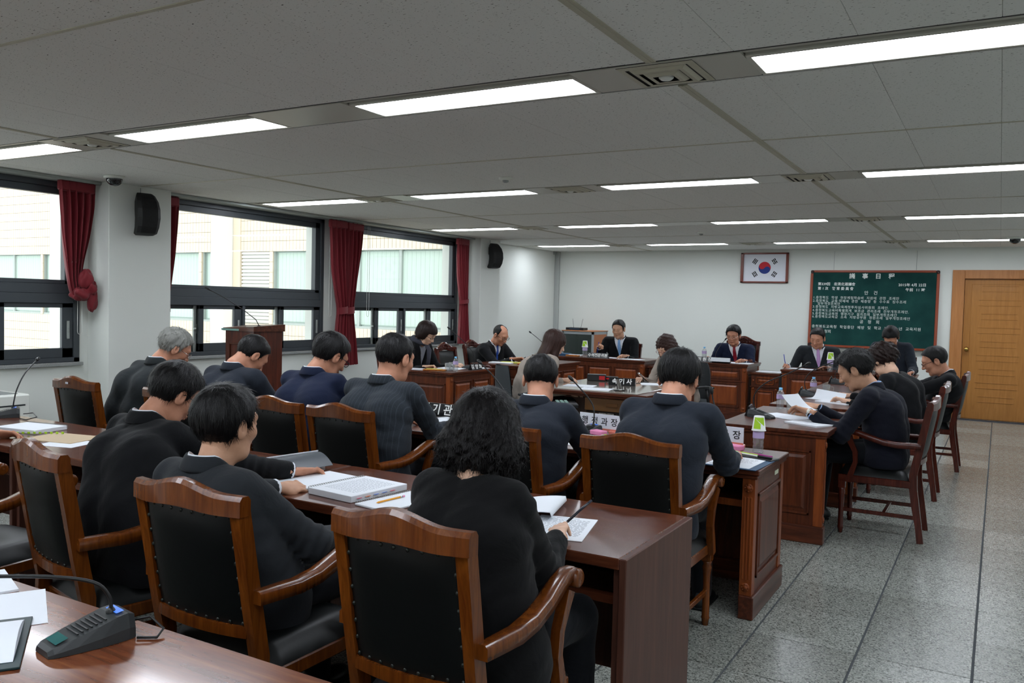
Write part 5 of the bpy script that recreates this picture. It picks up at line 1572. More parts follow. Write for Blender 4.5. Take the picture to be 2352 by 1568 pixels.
for k, (s, z) in enumerate((('1.충청북도  학생  현장체험학습비  지원에  관한  조례안', .170), ('2.충청북도  교육·학예에  관한  제증명  등  수수료  징수조례', .118), ('    일부개정조례안', .075), ('3.충청북도  지방교육재정투자심사위원회  조례안.', .025), ('4.충청북도교육비특별회계  보조금  관리조례  전부개정조례안.', -.030), ('5.충청북도교육청  행정기구  설치조례  일부개정조례안', -.082), ('6.충청북도교육감  소속  지방공무원  정원조례  일부개정조례안', -.130))):
    bt(s, -.865, z, .050, CH, .0, 1.13)
bt('공　청　회', -.02, -.195, .060, CH, .0003, 1.0, 'CENTER')
bt('충청북도교육청  학업중단  예방  및  학교  밖  청소년  교육지원', -.865, -.285, .054, CH, .0003, 1.16)
bt('         공청회', -.865, -.36, .056, CH, .0003, 1.0)

# wall speakers on the columns
def speaker(label, loc):
    t = thing('wall_speaker', label, 'speaker', loc, R(-14), 'black column speakers')
    t.scale = (1.1, .92, 1.14)
    P = []
    prof = [(-.165, -.045, .020, .080), (-.15, -.050, .060, .10), (-.10, -.010, .100, .105), (-.03, .020, .125, .11), (.04, .020, .128, .11), (.10, .012, .110, .105), (.15, .015, .075, .09), (.168, .03, .05, .075)]
    for z, x0_, x1_, w in prof:
        xa, xb = .055 + x0_, x1_ + .075
        lean = -.02 * (z / .16)
        P.append([(xa - .02 * (1 - abs(z) / .165) + lean, -w * .75, z), (xb - .02 + lean, -w, z), (xb + lean, -w * .7, z), (xb + lean, w * .7, z), (xb - .02 + lean, w, z), (xa - .02 * (1 - abs(z) / .165) + lean, w * .75, z)])
    g = B().grid(P, False, True); g.add(P[0], [tuple(range(6))[::-1]]); g.add(P[-1], [tuple(range(6))])
    cab = g.obj('cabinet', mat('speaker_black', '131414', .6), t)
    g = B()
    for k in range(22):
        z = -.115 + k * .0115
        xs = float(np.interp(z, [p[0] for p in prof], [p[2] for p in prof])) + .075 - .02 * (z / .16)
        w = float(np.interp(z, [p[0] for p in prof], [p[3] for p in prof])) * .66
        g.box((xs - .002, -w, z), (xs + .0022, w, z + .004))
    g.obj('grille', mat('speaker_grille', '0a0a0b', .75), cab)
    B().box((.148, -.022, -.126), (.1515, .022, -.118), .001).obj('badge', GREYP, cab)
    B().box((.0, -.035, .02), (.016, .035, .12), .003).obj('wall_plate', BLACKP, t)
    B().tube([(.01, 0, .07), (.06, 0, .07), (.08, 0, .06)], .022, 12).obj('bracket', BLACKP, t)
    B().tube([(.006, .0, .12), (.006, .0, .215)], .003, 6).obj('cable', GREYP, t)
speaker('black wall speaker on the nearer column', (-6.87, 5.05, 2.235))
speaker('black wall speaker on the far column', (-6.87, 11.18, 2.24))

# equipment rack in the corner
t = thing('equipment_rack', 'grey framed equipment rack with dark glass door in the corner', 'rack', (-6.32, 13.55, 0), 0)
B().box((-.30, -.30, .0), (.30, .30, .04)).obj('base', GREYP, t)
g = B()
for x in (-.30, .265):
    for y in (-.30, .265): g.box((x, y, .02), (x + .035, y + .035, 1.07), .004)
g.box((-.30, -.30, 1.02), (.30, -.265, 1.07), .003); g.box((.265, -.30, 1.02), (.30, .30, 1.07), .003); g.obj('frame', mat('silver_grey_frame', '9ea3a6', .4, metal=.4), t)
B().box((-.31, -.31, 1.07), (.31, .31, 1.085), .003).obj('top', mat('beech_top', 'b0764e', .5), t)
dk = B().box((-.265, -.292, .06), (.265, -.27, 1.02)).obj('glass_door', mat('smoked_glass', '10211e', .06, coat=1), t)
B().sphere((.17, -.293, .76), (.012, .006, .012), 8, 6).obj('indicator', mat('red_led', 'ff2010', .4, emit='ff2010', es=4), dk)
B().box((.285, -.265, .05), (.298, .265, 1.02)).obj('side_panel', mat('orange_beech', 'a4623a', .5), t)
t = thing('wireless_receiver', 'small black wireless receiver with two antennas on the rack', 'receiver', (-6.42, 13.42, 1.085), 0)
B().box((-.17, -.09, .002), (.17, .09, .046), .004).obj('body', BLACKP, t)
B().box((-.10, -.092, .012), (.10, -.0895, .036)).obj('front_panel', mat('receiver_panel', '27384a', .4), t)
for s, a in ((-.06, -.02), (.08, .035)): B().tube([(s, 0, .04), (s + a, 0, .20)], .003, 6).obj('antenna', BLACKP, t)

# heater under the first window
t = thing('heater_cabinet', 'low white heater cabinet under the nearest window', 'heater', (-6.93, 3.2, 0), 0)
B().box((-.22, -.78, .04), (.22, .74, .69), .01).obj('body', WHITEP, t)
B().box((-.20, -.76, .0), (.20, .72, .04)).obj('base', GREYP, t)
g = B()
for k in range(16): g.box((-.16 + k * .02, -.70, .688), (-.15 + k * .02, .68, .694))
g.obj('top_grille', GREYP, t)
B().box((.205, -.74, .60), (.2225, .70, .612)).obj('slot', DARKP, t)

# ---------------------------------------------------------------- things on the desks
def mic(label, loc, rz, neck, lcd=True, s=1.0, group='gooseneck conference microphones', wide=False):
    """base wedge sloping to local -Y (toward the user); neck = list of local points"""
    t = thing('conference_microphone', label, 'microphone', loc, rz, group)
    hw = .052
    P = []
    sec = [(-.105, .014, .62), (-.095, .020, .74), (-.05, .032, .90), (.0, .045, 1.0), (.035, .055, 1.0), (.06, .058, .96), (.075, .052, .88)]
    for y, h, k in sec:
        w = hw * k
        P.append([(-w, y, .001), (w, y, .001), (w * .98, y, h * .45), (w * .82, y, h), (-w * .82, y, h), (-w * .98, y, h * .45)])
    g = B().grid(P, False, True); g.add(P[0], [tuple(range(6))]); g.add(P[-1], [tuple(range(6))[::-1]])
    b_ = g.obj('base', DARKP, t)
    n = (0, -.30, .95)
    def plate(nm, m, y0, y1, z0, z1, w):
        B().add([(-w, y0, z0), (w, y0, z0), (w, y1, z1), (-w, y1, z1)], [(0, 1, 2, 3)]).obj(nm, m, b_)
    plate('button', LCD_G if lcd else DARKP, -.088, -.062, .0245, .0325, .026)
    plate('display', LCD_B if lcd else DARKP, .040, .058, .0585, .0610, .026)
    g = B()
    for k in range(7): g.box((-.028, -.045 + k * .010, .0345 + k * .0026), (.028, -.041 + k * .010, .0367 + k * .0026))
    g.obj('speaker_slots', BLACKP, b_)
    pts = [Vector(p) for p in neck]
    # smooth the neck
    sm = []
    for i in range(len(pts) - 1):
        p0, p1, p2, p3 = pts[max(i - 1, 0)], pts[i], pts[i + 1], pts[min(i + 2, len(pts) - 1)]
        for k in range(5):
            u = k / 5; sm.append(.5 * ((2 * p1) + (p2 - p0) * u + (2 * p0 - 5 * p1 + 4 * p2 - p3) * u * u + (3 * p1 - p0 - 3 * p2 + p3) * u ** 3))
    sm.append(pts[-1])
    g = B().tube(sm, .0042, 8)
    g.lathe([(.011, 0), (.011, .012), (.006, .02)], 12, M=Matrix.Translation(pts[0] - Vector((0, 0, .012)))); nk = g.obj('gooseneck', BLACKP, t)
    d = (sm[-1] - sm[-2]).normalized(); e = sm[-1] + d * .035
    B().tube([sm[-1] - d * .004, sm[-1] + d * .008, sm[-1] + d * .022, e, e + d * .006], [.006, .0105, .0115, .0085, .003], 12).obj('mic_head', BLACKP, t)
    return t
def cable(label, pts, r=.003):
    return B().tube(pts, r, 6).obj('microphone_cable', BLACKP, None, label=label, cat='cable')
def nplate(label, s, loc, rz, w, h, fg=WHITE, bg=NAMEBLK, size=None, group='standing nameplates', dp=.03):
    t = thing('nameplate', label, 'nameplate', loc, rz, group)
    hw = w / 2
    vs = []; g = B()
    for x in (-hw, hw): vs += [(x, -dp, .0005), (x, -.004, h), (x, .004, h), (x, dp, .0005)]
    g.add(vs, [(0, 1, 5, 4), (1, 2, 6, 5), (2, 3, 7, 6), (0, 3, 2, 1), (4, 5, 6, 7), (3, 0, 4, 7)]); pl = g.obj('plate', bg, t)
    a = math.atan2(h, dp - .004)
    M = Matrix.Translation((0, -dp / 2 - .0028, h / 2)) @ Euler((a, 0, 0)).to_matrix().to_4x4()
    text(s, size or h * .78, fg, t, M, 'lettering', .0012)
    M2 = Matrix.Translation((0, dp / 2 + .0028, h / 2)) @ Euler((a, 0, math.pi)).to_matrix().to_4x4()
    return t
def acrylic(label, s, loc, rz):
    t = thing('nameplate', label, 'nameplate', loc, rz, 'white nameplates in pink acrylic feet')
    B().box((-.14, -.003, .012), (.14, .003, .115), .001).obj('card', mat('plate_white', 'dfe2ea', .3), t)
    for sx in (-1, 1): B().box((sx * .11 - .035, -.028, .0005), (sx * .11 + .035, .022, .022), .004).obj('foot', ACRYL_P, t)
    B().box((-.14, -.004, .013), (.14, -.0032, .03)).obj('strip', ACRYL_P, t)
    text(s, .052, BLACKT, t, Matrix.Translation((0, -.0035, .068)) @ EX, 'lettering', .0006, 1.1)
    return t
bot_me = None
def bottle(label, loc, cup=False, s=1.0, group='small water bottles'):
    t = thing('water_bottle', label, 'bottle', loc, RNG.uniform(0, 6), group); 
    prof = [(.0, .0005), (.026, .0005), (.029, .006), (.027, .020), (.0295, .030), (.027, .044), (.0295, .056), (.0275, .068), (.0295, .078), (.0295, .118), (.026, .130), (.014, .148), (.012, .150), (.012, .160)]
    B().lathe(prof, 18, caps=False).obj('bottle_body', WATER, t)
    B().lathe([(.0302, .080), (.0302, .116)], 18, caps=False).obj('wrapper', LABEL, t)
    if not cup: B().lathe([(.0135, .150), (.0135, .168), (.0, .169)], 14, caps=False).obj('bottle_cap', CAPB, t)
    t.scale = (s, s, s)
    if cup:
        z = loc[2] + .120 * s
        c = thing('paper_cup', 'white and lime paper cup upside down on ' + cup, 'cup', (loc[0], loc[1], z), .4, 'paper cups over bottles'); c.scale = (s, s, s)
        B().lathe([(.038, .0), (.0385, .003), (.036, .006), (.027, .078), (.025, .079), (.0, .0785)], 24, caps=False).obj('cup_wall', PAPERCUP, c)
        P = []
        for k in range(9):
            a = R(-150) + R(105) * k / 8; u = k / 8
            z0, z1 = .012, .020 + .052 * (1 - u)
            rr = lambda zz: .0367 - (.009) * zz / .078 + .0003 + .0003
            P.append([(rr(z0) * math.cos(a), rr(z0) * math.sin(a), z0), (rr(z1) * math.cos(a), rr(z1) * math.sin(a), z1)])
        P2 = []
        for k in range(9):
            a = R(-150) + R(105) * k / 8; u = k / 8
            z0, z1 = .072 - .045 * u, .073
            P2.append([(rr(z0) * math.cos(a), rr(z0) * math.sin(a), z0), (rr(z1) * math.cos(a), rr(z1) * math.sin(a), z1)])
        g = B(); g.grid(P2); g.obj('green_print', GREEN, c)
        g = B(); g.grid(P[:6]); g.obj('green_print', GREEN, c)
    return t
def tumbler(label, loc, s=1.0):
    t = thing('glass_mug', label, 'mug', loc, RNG.uniform(-.5, .5), 'ribbed glass mugs'); t.scale = (s, s, s)
    B().lathe([(.0, .001), (.030, .001), (.033, .01), (.035, .05), (.038, .09), (.0355, .09), (.032, .05), (.030, .014), (.0, .012)], 16, caps=False, smooth=False).obj('glass_body', GLASSM, t)
    B().tube([(.036, 0, .075), (.062, 0, .07), (.066, 0, .045), (.052, 0, .025), (.034, 0, .025)], .0045, 8).obj('handle', GLASSM, t)
def sheet(label, loc, rz, w=.21, h=.297, t_=.001, lines=0, name='paper_sheet', curl=None, m=PAPER, cat='paper', group=None, head=False):
    """a sheet or stack lying flat; w across x, h along y"""
    t = thing(name, label, cat, loc, rz, group)
    if curl is None:
        B().box((-w / 2, -h / 2, .0003), (w / 2, h / 2, .0003 + t_), 0).obj('paper', m, t); top = .0003 + t_
    else:
        P = []
        for i in range(13):
            u = i / 12; x = -w / 2 + w * u
            z = curl * max(0, (u - .45) / .55) ** 2
            xx = x - (z * .6)
            P.append([(xx, -h / 2, z + .001), (xx, h / 2, z + .001 + (.3 * z))])
        g = B(); g.grid(P); g.grid([[(x, y, z - .0008) for x, y, z in r][::-1] for r in P]); g.obj('paper', m, t); top = .0018
        lines = 0
    if lines:
        g = B(); r = random.Random(hash(label) % 1000 if False else len(label))
        for k in range(lines):
            y = h * .38 - k * (h * .74 / lines); a = -w * .40
            while a < w * .38:
                L = r.uniform(.006, .022); g.box((a, y - .0011, top), (min(a + L, w * .40), y + .0011, top + .00015)); a += L + r.uniform(.003, .006)
        if head: g.box((-w * .2, h * .435, top), (w * .2, h * .45, top + .00015))
        g.obj('print', INK, t)
    return t
def spiral_book(label, loc, rz, w=.21, h=.297, th=.02, cover=PAPER, lines=20, tabs=False, spine='left', cat='book'):
    t = thing('spiral_bound_book', label, cat, loc, rz)
    B().box((-w / 2, -h / 2, .0005), (w / 2, h / 2, th), .0015).obj('pages', PAPER, t)
    g = B()
    n = 26
    for k in range(n):
        y = -h / 2 + .012 + (h - .024) * k / (n - 1)
        pts = [(-w / 2 + .002 + (.006 + th * .35) * math.cos(a) - .004, y, th / 2 + .001 + (th * .5 + .003) * math.sin(a)) for a in [2 * math.pi * q / 8 for q in range(9)]]
        g.tube(pts, .0009, 4)
    g.obj('wire_spiral', GREYP, t)
    if lines:
        g = B(); r = random.Random(3)
        for k in range(lines):
            y = h * .36 - k * (h * .72 / lines); a = -w * .36
            while a < w * .36:
                L = r.uniform(.006, .022); g.box((a, y - .0010, th), (min(a + L, w * .38), y + .0010, th + .00015)); a += L + r.uniform(.003, .006)
        g.obj('print', INK, t)
    if tabs:
        for k, c in enumerate(('d24a6a', 'e07a3a', '3a6ac0', '3a6ac0', 'c83a50')):
            B().box((w / 2 - .004, -h / 2 + .03 + k * .045, th * .5), (w / 2 + .006, -h / 2 + .055 + k * .045, th * .5 + .0006)).obj('index_tab', mat('tab_' + c, c, .5), t)
    return t
Z = .735
# near left microphone
mic('large charcoal gooseneck microphone on the bottom left desk', (-1.705, 1.140, Z), R(-10), [(0, .04, .058), (-.004, .038, .09), (-.02, .01, .125), (-.07, -.07, .145), (-.16, -.20, .155), (-.28, -.38, .17)])
cable('black microphone cable at the far edge of the bottom left desk', [(-1.675, 1.21, Z + .03), (-1.65, 1.245, Z + .035), (-1.61, 1.25, Z + .014), (-1.60, 1.225, Z + .004), (-1.635, 1.20, Z + .004)])
sheet('white paper lying left of the near microphone', (-2.04, 1.14, Z), R(-30), .26, .17)
sheet('white paper at the far left rim of the nearest desk', (-2.26, 1.22, Z), R(-20), .20, .10, .006, name='booklet', cat='booklet')
t = thing('open_file', 'dark teal file folder with white pages in the bottom left corner', 'folder', (-1.87, .95, Z), R(-35))
B().box((-.17, -.12, .0005), (.13, .12, .006), .001).obj('cover', TEALBACK, t)
P = [[(-.15 + .25 * u, y, .007 + .022 * math.sin(math.pi * min(1, u * 1.0)) ** 1) for y in (-.105, .105)] for u in [k / 12 for k in range(13)]]
g = B(); g.grid(P); g.grid([[(x, y, .0062) for x, y, z in r][::-1] for r in P]); g.obj('pages', PAPER, t)

# second row desks
mic('charcoal gooseneck microphone on the second row desk near the left edge', (-5.25, 2.93, Z), R(-32), [(0, .04, .058), (0, .045, .10), (-.03, .06, .17), (-.11, .10, .26), (-.26, .16, .33)])
cable('thin black cable looping behind the left microphone', [(-5.18, 3.0, Z + .02), (-5.08, 3.0, Z + .035), (-4.99, 2.97, Z + .02), (-5.03, 2.93, Z + .004), (-5.12, 2.94, Z + .004)])
spiral_book('thick white binder under the resting hand at the left edge', (-4.66, 2.74, Z), R(-80), .21, .30, .022, lines=0)
g = B()
for k in range(9): g.box((-4.56 + k * .022, 2.60 + k * .018, Z + .006), (-4.545 + k * .022, 2.606 + k * .018, Z + .016))
g.obj('index_tabs', GREEN, None, label='lime green index tabs along the white binder', cat='index tabs', group=None)
sheet('brown kraft envelope beside the white binder', (-4.26, 2.68, Z), R(-78), .24, .33, .004, m=KRAFT, name='envelope', cat='envelope')
sheet('white papers partly under the kraft envelope', (-4.10, 2.60, Z - .0), R(-74), .20, .22, .001)
sheet('white paper before the young man with black glasses', (-3.55, 2.86, Z), R(-20), .30, .22, .002)
t = thing('open_report', 'open report with curled white pages at the desk seam', 'book', (-2.80, 2.80, Z), R(-14))
B().box((-.16, -.15, .0005), (.12, .15, .010), .001).obj('lower_pages', PAPER, t)
P = []
for k in range(15):
    a = k / 14; x = -.02 + .14 * a if a < .6 else .064 - (a - .6) * .06; z = .012 + .060 * math.sin(min(1, a / .75) * math.pi / 2) - (.035 * (a - .6) / .4 if a > .6 else 0)
    P.append([(x, -.14, z), (x, .15, z + .004)])
g = B(); g.grid(P); g.grid([[(x, y, z - .002) for x, y, z in r][::-1] for r in P]); g.obj('curled_pages', PAPER, t)
P = [[(.07 + .11 * u, -.13 + .05 * u, .060 - .045 * u * u), (.07 + .11 * u, .15, .066 - .045 * u * u)] for u in [k / 8 for k in range(9)]]
g = B(); g.grid(P); g.grid([[(x, y, z - .002) for x, y, z in r][::-1] for r in P]); g.obj('cover', mat('grey_cover', '4a4f55', .4), t)
t = spiral_book('thick spiral bound report lying open at its ring spine', (-2.20, 2.62, Z), R(-6), .24, .31, .026, tabs=True)
B().box((-.36, -.13, .0005), (-.13, .17, .012), .002).obj('left_pages', PAPER, t)
spiral_book('thin spiral notebook under a yellow pencil', (-1.96, 2.575, Z), R(-8), .17, .30, .008, lines=0)
t = thing('pencil', 'yellow pencil with pink eraser on the thin spiral notebook', 'pencil', (-1.985, 2.565, Z + .0085), R(84))
B().lathe([(.0, .0), (.0035, .012), (.0036, .13)], 6, M=T(-.09, 0, .0036, 0, R(90)), caps=False, smooth=False).obj('shaft', YELLOW, t)
B().lathe([(.0038, .13), (.0038, .143)], 10, M=T(-.09, 0, .0036, 0, R(90))).obj('ferrule', METAL, t)
B().lathe([(.0034, .143), (.0034, .155), (.0, .156)], 10, M=T(-.09, 0, .0036, 0, R(90)), caps=False).obj('eraser', PINK, t)
sheet('printed page before the curly haired woman', (-1.285, 2.60, Z), R(14), .21, .297, .002, lines=26, head=True, name='report_page')
t = thing('rolled_pages', 'white pages folded back behind the printed page', 'paper', (-1.47, 2.78, Z), R(14))
P = [[(-.12 + .20 * u, -.14, .004 + .026 * math.sin(math.pi * .5 * u)), (-.12 + .20 * u, .12, .004 + .030 * math.sin(math.pi * .5 * u))] for u in [k / 10 for k in range(11)]] + [[(.085, -.14, .016), (.085, .12, .018)], [(.07, -.14, .003), (.07, .12, .003)]]
g = B(); g.grid(P); g.grid([[(x * .995, y, z - .0015) for x, y, z in r][::-1] for r in P]); g.obj('pages', PAPER, t)
# her pen
B().tube([(-1.205, 2.49, .792), (-1.185, 2.56, .826), (-1.17, 2.60, .846)], .0045, 8).obj('pen', mat('pen_black', '1a1c2a', .3), None, label='dark pen with silver tip in the curly haired woman\'s hand', cat='pen')

# third row desk
acrylic('white nameplate with black letters, left one at the third row', '행 정 과 장', (-2.085, 4.72, Z), R(-6))
acrylic('white nameplate with black letters, right one by the aisle', '재 무 과 장', (-1.345, 4.71, Z), R(-4))
NK = [(0, .04, .058), (0, .042, .12), (-.01, .05, .20), (-.035, .07, .27), (-.07, .09, .33)]
mic('charcoal microphone with blue display before the left white nameplate', (-2.10, 4.60, Z), R(-14), [(0, .04, .058), (0, .045, .12), (-.015, .05, .17), (-.05, .04, .22), (-.12, .02, .29), (-.145, .01, .315)])
mic('charcoal microphone with blue display beside the upturned paper cup', (-1.335, 4.56, Z), R(-12), [(0, .04, .058), (0, .045, .13), (-.01, .05, .19), (-.04, .06, .26), (-.05, .06, .30)])
for x, y, l in ((-2.02, 4.56, 'pink sticky notes beside the left white nameplate'), (-1.215, 4.55, 'pink sticky notes on the pen tray near the aisle')):
    t = B().box((-.045, -.03, .012), (.045, .03, .040), .004).obj('sticky_notes', PINK, None, label=l, cat='sticky notes'); t.location = (x, y, Z); t.rotation_euler = (0, 0, R(-20))
def pentray(label, loc, rz):
    t = thing('pen_tray', label, 'pen tray', loc, rz)
    B().box((-.15, -.045, .0005), (.15, .045, .012), .003).obj('tray', BLACKP, t)
    B().box((.02, -.02, .012), (.14, -.008, .022), .003).obj('clip', BLACKP, t)
    B().tube([(-.10, .01, .018), (.05, .0, .018)], .006, 8).obj('highlighter', GREEN, t)
    B().tube([(-.05, .028, .018), (.12, .022, .018)], .005, 8).obj('marker', mat('magenta_pen', 'a02a80', .4), t)
    B().tube([(-.09, -.01, .018), (.06, -.02, .018)], .005, 8).obj('white_pen', WHITEP, t)
pentray('black pen tray with a lime highlighter near the aisle end', (-1.105, 4.43, Z), R(-16))
pentray('black pen tray left of the aisle man, by the sticky notes', (-1.93, 4.53, Z), R(-10))
t = thing('clipboard', 'blue clipboard with a printed page at the end of the third row', 'clipboard', (-1.115, 4.235, Z), R(-3))
B().box((-.115, -.165, .0005), (.145, .165, .005), .002).obj('board', BLUEBACK, t)
B().box((-.112, -.150, .005), (.108, .147, .0065)).obj('page', PAPER, t)
B().box((-.05, .145, .005), (.05, .168, .014), .003).obj('clip', BLACKP, t)
g = B(); r = random.Random(4)
for k in range(7):
    y = .10 - k * .018; a = -.07
    while a < .07: L = r.uniform(.006, .02); g.box((a, y, .0066), (a + L, y + .003, .0068)); a += L + .005
g.box((-.10, -.125, .0066), (.02, -.117, .0068)); g.obj('print', INK, t)
bottle('small water bottle under a paper cup at the aisle end of the third row', (-1.105, 4.62, Z), cup='the bottle of the third row')
sheet('white printed sheet before the man with both ears showing', (-2.00, 4.33, Z), R(4), .21, .28, .002, lines=14)
nplate('black nameplate with large white letters before the pinstripe man', '집 행 기 관', (-3.33, 4.72, Z), R(-2), .56, .085, size=.080)
spiral_book('stack of pages beside the pinstripe man', (-3.06, 4.42, Z), R(-18), .22, .30, .02, lines=0)
sheet('white page left of the navy suited man', (-4.02, 4.42, Z), R(20), .24, .3, .002, curl=.05)
mic('charcoal microphone before the man bowed at the lectern', (-4.95, 4.62, Z), R(-10), [(0, .04, .058), (0, .045, .12), (-.03, .04, .18), (-.10, .03, .24), (-.20, .02, .29)], )
mic('charcoal microphone before the grey haired man', (-4.15, 4.62, Z), R(10), [(0, .04, .058), (0, .045, .10), (-.02, .03, .15), (-.12, .0, .17), (-.30, -.04, .20)])
mic('charcoal microphone before the navy suited man', (-3.30, 4.56, Z), R(10), [(0, .04, .058), (0, .045, .10), (-.03, .03, .13), (-.12, .0, .15), (-.26, -.04, .18)])
mic('charcoal microphone before the pinstripe man', (-2.66, 4.58, Z), R(6), [(0, .04, .058), (0, .045, .14), (-.03, .05, .20), (-.12, .06, .30), (-.22, .07, .38)])
acrylic('white nameplate with black letters by the lectern', '교 육 과', (-5.60, 4.60, Z), R(-4))
sheet('white booklet in front of the bowed man at the lectern', (-5.2, 4.45, Z), R(30), .22, .30, .004, curl=.04)

# aisle row
RN = [(0, .04, .058), (0, .045, .11), (.0, .0, .19), (.0, -.10, .26), (.0, -.22, .32)]
for k, (x, y, who) in enumerate(((-1.47, 6.16, 'the man in navy'), (-1.47, 8.02, 'the woman with short curly hair'), (-1.47, 9.62, 'the man in the striped tie'))):
    mic('black gooseneck microphone bent toward ' + who, (x, y, Z), R(75) if k == 0 else R(80), [(0, .04, .058), (0, .055, .12), (0, .03, .19), (0, -.05, .26), (.0, -.20, .33), (.0, -.33, .40)] if k < 2 else RN, lcd=False)
    nplate('black nameplate seen edge on before ' + who, '위 원', (x - .10, y + .12, Z), R(-90 + 8), .20, .07, size=.05)
    bottle('small water bottle before ' + who, (-1.47, 6.83 - .02 + (0, 1.36, 3.12)[k], Z))
    if k < 2: tumbler('ribbed glass mug before ' + who, (-1.385, 6.80 + (0, 1.54, 0)[k], Z))
    t = thing('pencil_tray', 'tan wooden pencil tray before ' + who, 'pencil tray', (-1.30, (6.80, 8.33, 9.82)[k], Z), R(-80), 'tan wooden pencil trays')
    B().box((-.11, -.05, .0005), (.11, .05, .014), .004).obj('tray', TRAYW, t)
    B().tube([(-.09, .01, .019), (.07, .02, .019)], .005, 6).obj('highlighter', mat('yellow_marker', 'd6c92a', .4), t)
    B().tube([(-.08, -.02, .019), (.08, -.015, .019)], .004, 6).obj('pencil', YELLOW, t)
sheet('white papers spread before the man in navy', (-1.33, 6.33, Z), R(60), .23, .36, .003)
sheet('open white booklet at the near corner of the aisle desks', (-1.095, 6.02, Z), R(62), .21, .27, .010, lines=8, name='booklet', cat='booklet')
t = thing('held_page', 'curled white page held up by the man in navy', 'paper', (-1.24, 6.30, .80), R(70))
P = [[(-.11, -.10 + .16 * u, .005 + .10 * u * u), (.11, -.10 + .16 * u, .0 + .10 * u * u)] for u in [k / 8 for k in range(9)]]
g = B(); g.grid(P); g.grid([[(x, y, z - .001) for x, y, z in r][::-1] for r in P]); g.obj('page', PAPER, t)
sheet('white document before the woman with short curly hair', (-1.17, 7.62, Z), R(65), .21, .30, .008, name='booklet', cat='booklet')
sheet('curled white page beside her document', (-1.30, 7.86, Z), R(65), .21, .30, .002, curl=.06)
sheet('white paper on the farthest aisle desk', (-1.15, 9.25, Z), R(80), .2, .28, .003)

# window side desks
nplate('black nameplate before the woman in the scarf', '김 양 희', (-5.255, 8.30, Z), R(82), .19, .07, size=.058)
mic('black gooseneck microphone before the woman in the scarf', (-5.40, 8.42, Z), R(-80), [(0, .04, .058), (0, .045, .12), (0, .02, .20), (0, -.10, .32), (.0, -.24, .43), (0, -.28, .46)], lcd=False)
bottle('small water bottle with blue cap before the woman in the scarf', (-5.28, 7.92, Z))
tumbler('ribbed glass mug nearest the water bottle, woman in scarf side', (-5.39, 7.93, Z)); tumbler('ribbed glass mug behind the other one, woman in scarf side', (-5.42, 8.05, Z))
t = thing('pencil_tray', 'tan wooden pencil tray before the woman in the scarf', 'pencil tray', (-5.52, 7.86, Z), R(20), 'tan wooden pencil trays')
B().box((-.13, -.05, .0005), (.13, .05, .016), .004).obj('tray', TRAYW, t); B().box((-.10, -.03, .016), (.08, .03, .020)).obj('note', mat('yellow_note', 'c9c85a', .6), t)
sheet('white papers under the hands of the woman in the scarf', (-5.56, 8.25, Z), R(10), .3, .3, .004)
sheet('white papers right of her microphone', (-5.42, 8.56, Z), R(80), .2, .28, .003)
t = thing('phone_case', 'black phone case left of the scarf woman', 'phone case', (-5.80, 7.98, Z), R(20)); B().box((-.08, -.05, .0005), (.08, .05, .03), .012).obj('case', LEATHER, t)
sheet('dark covered booklet at the desk corner of the scarf woman', (-5.76, 7.82, Z), R(20), .2, .10, .014, name='booklet', cat='booklet')
mic('black gooseneck microphone before the bald man', (-5.30, 10.3, Z), R(-80), [(0, .04, .058), (0, .03, .12), (0, -.06, .20), (-.10, -.22, .30), (-.12, -.34, .38)], lcd=False)
bottle('small water bottle with blue cap before the bald man', (-5.16, 10.0, Z)); tumbler('ribbed glass mug before the bald man', (-5.24, 9.80, Z), 1.1)
t = thing('pencil_tray', 'tan wooden pencil tray before the bald man', 'pencil tray', (-5.25, 9.56, Z), R(30), 'tan wooden pencil trays')
B().box((-.14, -.05, .0005), (.14, .05, .016), .004).obj('tray', TRAYW, t); B().box((-.10, -.03, .016), (.10, .03, .020)).obj('note', mat('yellow_note', 'c9c85a', .6), t)
sheet('black and white booklet before the bald man', (-5.62, 9.50, Z), R(10), .3, .16, .012, name='booklet', cat='booklet')
sheet('yellow green paper before the bald man', (-5.52, 9.62, Z), R(10), .3, .1, .016, m=mat('yellow_note', 'c9c85a', .6))

# stenographers' desk
ZS = .706
nplate('black nameplate with white letters on the middle desk', '속 기 사', (-3.32, 8.05, ZS), R(14), .27, .075, size=.062)
sheet('white papers on the left of the middle desk', (-3.62, 7.68, ZS), R(12), .30, .21, .004, lines=5)
sheet('white papers beside them on the middle desk', (-3.36, 7.50, ZS), R(10), .30, .21, .002, lines=6)
sheet('white papers before the stenographer with red glasses', (-3.08, 8.42, ZS), R(24), .34, .24, .003)
for (x, y, a, l, b2) in ((-3.13, 7.52, 35, 'silver recorder on a small stand, in front of the middle nameplate', 0), (-3.28, 8.55, 150, 'silver recorder on a small stand, behind the middle nameplate', 1)):
    t = thing('voice_recorder', l, 'recorder', (x, y, ZS), R(a))
    B().box((-.05, -.035, .0005), (.05, .035, .008), .003).obj('stand', BLACKP, t)
    B().box((-.016, -.07, -.008), (.016, .09, .010), .004, M=T(0, .0, .048, R(35))).obj('recorder_body', METAL, t)
    B().tube([(0, 0, .006), (0, .01, .045)], .005, 6).obj('stalk', BLACKP, t)
t = thing('desk_clock', 'small black clock with red digits on the middle desk', 'clock', (-3.74, 8.35, ZS), R(20)); B().box((-.10, -.05, .0005), (.10, .05, .07), .004).obj('case', BLACKP, t); B().box((.03, -.052, .015), (.09, -.05, .055)).obj('display', mat('red_display', '8a1016', .3, emit='d01018', es=.15), t)
